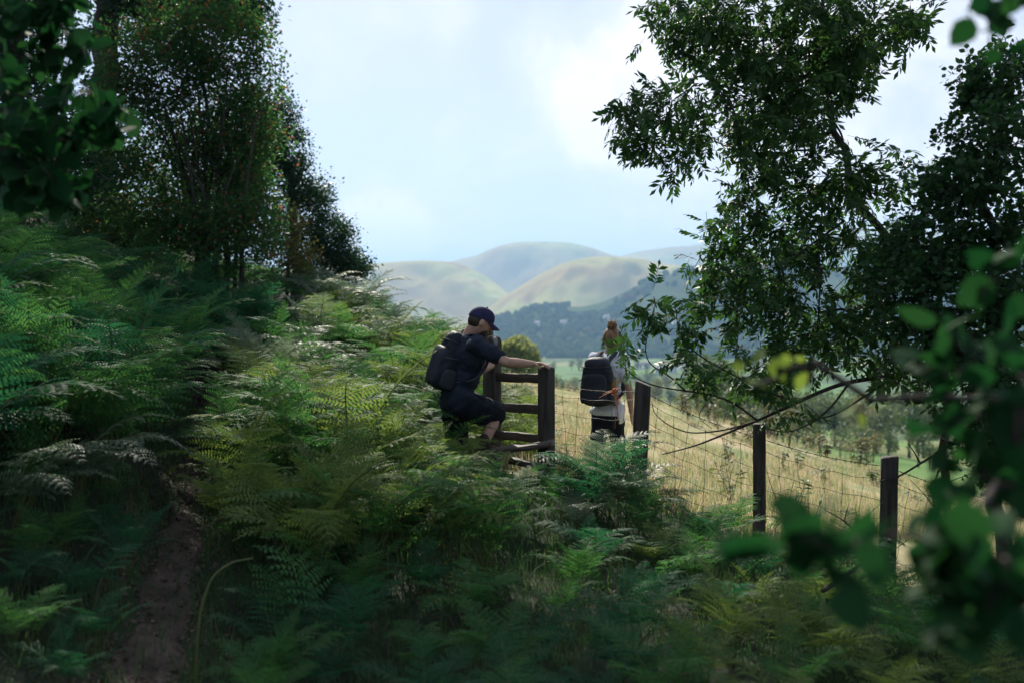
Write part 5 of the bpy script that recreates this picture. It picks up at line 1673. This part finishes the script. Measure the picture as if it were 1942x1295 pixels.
# ------------------------------------------------------------------ grass
def blades(n, place, h, wdt, lean, seed):
    r_ = np.random.default_rng(seed)
    xy = place(r_, n)
    z = ground(xy[:, 0], xy[:, 1])
    tv = np.array([(-.5, 0, 0), (.5, 0, 0), (-.4, .10, .5), (.4, .10, .5), (-.06, .42, 1.0), (.06, .42, 1.0)])
    tf = np.array([(0, 1, 3, 2), (2, 3, 5, 4)])
    hh = r_.uniform(*h, len(xy)); ww = r_.uniform(*wdt, len(xy))
    RM = rotmats(r_.uniform(0, 6.28, len(xy)), r_.normal(0, .15, len(xy)), r_.normal(0, lean, len(xy)))
    RM = RM * np.stack([ww, hh, hh], -1)[:, None, :]
    return scatter(tv, tf, RM, np.stack([xy[:, 0], xy[:, 1], z - .01], -1))


def place_hill(r_, n):
    x = r_.uniform(-5, 4.2, n * 3); y = r_.uniform(2.2, 11, n * 3)
    cl = vnoise(x * 2.3, y * 2.3) > -.22
    k = (np.abs(x) < .56 * y + .4) & (path_dist(x, y) > .13 + .22 * vnoise(x * 5, y * 5)) & ~beyond_fence(x, y - .3) & cl | ((path_dist(x, y) < .25) & (r_.random(n * 3) < .30) & (y < 7))
    return np.stack([x[k], y[k]], -1)[:n]


v, f = blades(44000, place_hill, (.05, .20), (.003, .007), .6, 601)
tag(link('hillside_grass', qmesh('hillside_grass', v, [(f, 0)], [M['grass']])), 'dark green grass between ferns and path', 'grass', kind='stuff')


def place_meadow(r_, n):
    y = 6.5 + 24 * r_.random(n * 4) ** 1.9; x = r_.uniform(-.1, .62, n * 4) * y
    cl = vnoise(x * 1.1, y * 1.1) + .6 * vnoise(x * 4, y * 4) > -.14
    k = beyond_fence(x, y) & cl
    return np.stack([x[k], y[k]], -1)[:n]


v, f = blades(72000, place_meadow, (.07, .24), (.005, .010), .75, 602)
tag(link('meadow_grass', qmesh('meadow_grass', v, [(f, 0)], [M['straw']])), 'dry straw coloured grass covering the meadow beyond the fence', 'grass', kind='stuff')

# leaf litter on the path
r_ = np.random.default_rng(9); n = 5200
s_ = r_.uniform(0, 1, n); yy = 2.5 + 9 * s_; xx = np.interp(yy, PATH[:, 1], PATH[:, 0]) + r_.normal(0, .26, n)
tv, tf = leaf_quad(1, .5, .3)
v, f = scatter(tv, tf, rotmats(r_.uniform(0, 6.28, n), r_.normal(0, .4, n), r_.normal(0, .4, n)), np.stack([xx, yy, ground(xx, yy) + .018], -1), r_.uniform(.015, .045, n))
tag(link('leaf_litter', qmesh('leaf_litter', v, [(f, 0)], [M['litter']])), 'brown fallen leaves scattered over the dirt path', 'leaves', kind='stuff')


# ------------------------------------------------------------------ weeds, twigs, sticks
def weed(px, Y, h, label, group, seed, mat, nst=4, lw=.05, name='weed'):
    r_ = random.Random(seed)
    f0 = foot(px, Y, .02); o = thing(name, label, 'weed', f0, group)
    st = MB(); LV = []; LF = []; n = 0
    tv, tf = leaf_ellipse(1, .34, 3, .15, .25)
    for k in range(nst):
        dx, dy = r_.uniform(-.14, .14), r_.uniform(-.1, .1); hh = h * r_.uniform(.7, 1.05)
        pts = [f0 + Vector((dx * u * 1.2 + .02 * math.sin(5 * u + k), dy * u, hh * u)) for u in np.linspace(0, 1, 7)]
        st.tube(pts, np.linspace(.006, .002, 7), 5)
        for q in range(int(12 * hh / .8) + 4):
            u = r_.uniform(.15, 1); i = min(5, int(u * 6)); p = pts[i].lerp(pts[i + 1], u * 6 - i)
            a = r_.uniform(0, 6.28); D = np.array([[math.cos(a), math.sin(a), r_.uniform(-.3, .5)]])
            vv, ff = scatter(tv, tf, dir_mats(D, np.array([r_.gauss(0, .4)])), np.array([tuple(p)]), [lw * r_.uniform(.7, 1.4)])
            LV.append(vv); LF.append(ff + n); n += len(vv)
    st.build('stem', M['stalk'], o, True)
    tag(link('leaves', qmesh('leaves', np.vstack(LV), [(np.vstack(LF), 0)], [mat]), o), kind='stuff')
    return o


weed(1492, 7.75, .62, 'leafy weed climbing the netting beside the young fern', None, 1, M['hedge'], 5, .055)
weed(1535, 7.8, .55, 'shorter leafy weed on the far side of the young fern', None, 2, M['ash'], 4, .06)
for k in range(20):
    px = 1290 + k * 19 + random.uniform(-8, 8); Y = random.uniform(19, 25)
    weed(px, Y, random.uniform(.5, 1.2), 'gone to seed willowherb on the brow of the dry meadow', 'weeds along the brow of the meadow', 30 + k, M['far_leaf_y'] if k % 3 else M['litter'], 6, .11)
for k in range(12):
    Y = random.uniform(10, 17); px = random.uniform(1300, 1850)
    weed(px, Y, random.uniform(.25, .45), 'small green thistle standing in the dry meadow grass', 'thistles in the meadow', 60 + k, M['far_leaf'], 4, .10)
# dock plant with broad leaves
f0 = foot(1318, 6.7, .0)
dock = thing('dock_plant', 'broad leaved dock under the netting beside the ferns', 'plant', f0)
tv, tf = leaf_ellipse(1, .55, 6, .12, .55, .04)
dm = qmesh('leaf', tv, [(tf, 0)], [M['hazel']])
for k in range(9):
    c = bpy.data.objects.new('leaf', dm); COL.objects.link(c); c.parent = dock
    s_ = random.uniform(.16, .28); c.scale = (s_, s_, s_); c.rotation_euler = (random.uniform(-.3, .3), -random.uniform(.5, 1.1), k * .75 + random.uniform(-.2, .2)); c.location = (0, 0, .02)


def stick(name, label, pts, r0, r1, cat='branch', subs=(), mat='bark'):
    q = np.array([tuple(p) for p in pts]); uu = np.linspace(0, len(q) - 1, len(q) * 5)
    sm = np.stack([np.interp(uu, np.arange(len(q)), q[:, i]) for i in range(3)], -1)
    for _ in range(5): sm[1:-1] = (sm[:-2] + 2 * sm[1:-1] + sm[2:]) / 4
    o = thing(name, label, cat, Vector(sm[0]))
    mb = MB(); mb.tube(sm, np.linspace(r0, r1, len(sm)), 7); mb.build('stem', M[mat], o, True)
    for (u, dv, l) in subs:
        p = Vector(sm[int(u * (len(sm) - 1))]); dv = Vector(dv).normalized()
        m2 = MB(); m2.tube([p, p + dv * l * .5 + Vector((0, 0, .01)), p + dv * l], [r1 * 1.3, r1, r1 * .5], 5); m2.build('twig', M[mat], o, True)
    return o


stick('dead_branch', 'bare broken branch resting against the leaning square post', [P(1830, 820, 6.6), P(1790, 852, 6.75), P(1745, 878, 6.85), P(1706, 903, 6.92), P(1668, 912, 6.93)], .011, .005, subs=[(.5, (-.5, 0, .8), .16), (.75, (-.3, 0, -.6), .06)])
stick('dead_sapling', 'leafless sapling with crooked twigs before the end of the fence', [gp(P(1655, 0, 6.3).x, 6.3) , P(1668, 1090, 6.3), P(1650, 1035, 6.3), P(1600, 985, 6.3), P(1562, 965, 6.35)], .012, .003, 'sapling',
      subs=[(.5, (.5, 0, 1), .22), (.6, (-.2, 0, 1), .2), (.75, (.3, .1, 1), .12), (.35, (1, 0, .8), .3)])
stick('dead_sapling', 'second leafless sapling tangled in the netting under the dense tree', [gp(P(1760, 0, 6.2).x, 6.2), P(1765, 1080, 6.2), P(1790, 1000, 6.25), P(1760, 930, 6.3), P(1800, 860, 6.3)], .010, .003, 'sapling',
      subs=[(.4, (-.8, 0, .5), .25), (.5, (.8, 0, .6), .3), (.65, (-.7, 0, .8), .25), (.75, (.7, 0, .3), .3), (.85, (.4, 0, 1), .2)])
stick('fallen_stick', 'fallen stick slanting through the low ferns under the fence', [P(1560, 1120, 5.6), P(1610, 1085, 5.7), P(1660, 1050, 5.8)], .014, .009)
stick('arching_stalk', 'long pale green stalk arching beside the dirt path', [gp(P(372, 0, 4.2).x, 4.2), P(372, 1240, 4.2), P(380, 1150, 4.22), P(402, 1090, 4.25), P(440, 1064, 4.3), P(480, 1058, 4.35)], .007, .003, 'stalk', mat='stalk')

# ------------------------------------------------------------------ haze in the valley air
lo = 1e9; hi = -1e9
for ob in SC.objects:
    if ob.type == 'MESH' and ob.get('kind') == 'structure':
        zc_ = np.empty(len(ob.data.vertices) * 3, np.float32); ob.data.vertices.foreach_get('co', zc_)
        lo = min(lo, zc_[2::3].min()); hi = max(hi, zc_[2::3].max())
mb = MB(); mb.box((0, 0, (lo - 1 + hi + 25) / 2), (1, 0, 0), (0, 1, 0), (0, 0, 1), 22400, 22400, hi - lo + 26)
hm, t, out = new_mat('haze_air')
pv = N(t, 'ShaderNodeVolumePrincipled')
pv.inputs['Color'].default_value = (0.38, 0.66, 1.0, 1)
pv.inputs['Density'].default_value = HAZE
pv.inputs['Anisotropy'].default_value = 0.2
L(t, pv.outputs[0], out.inputs['Volume'])
tag(mb.build('haze', hm, None), 'pale blue haze lying over the valley and hills', 'haze', kind='stuff')
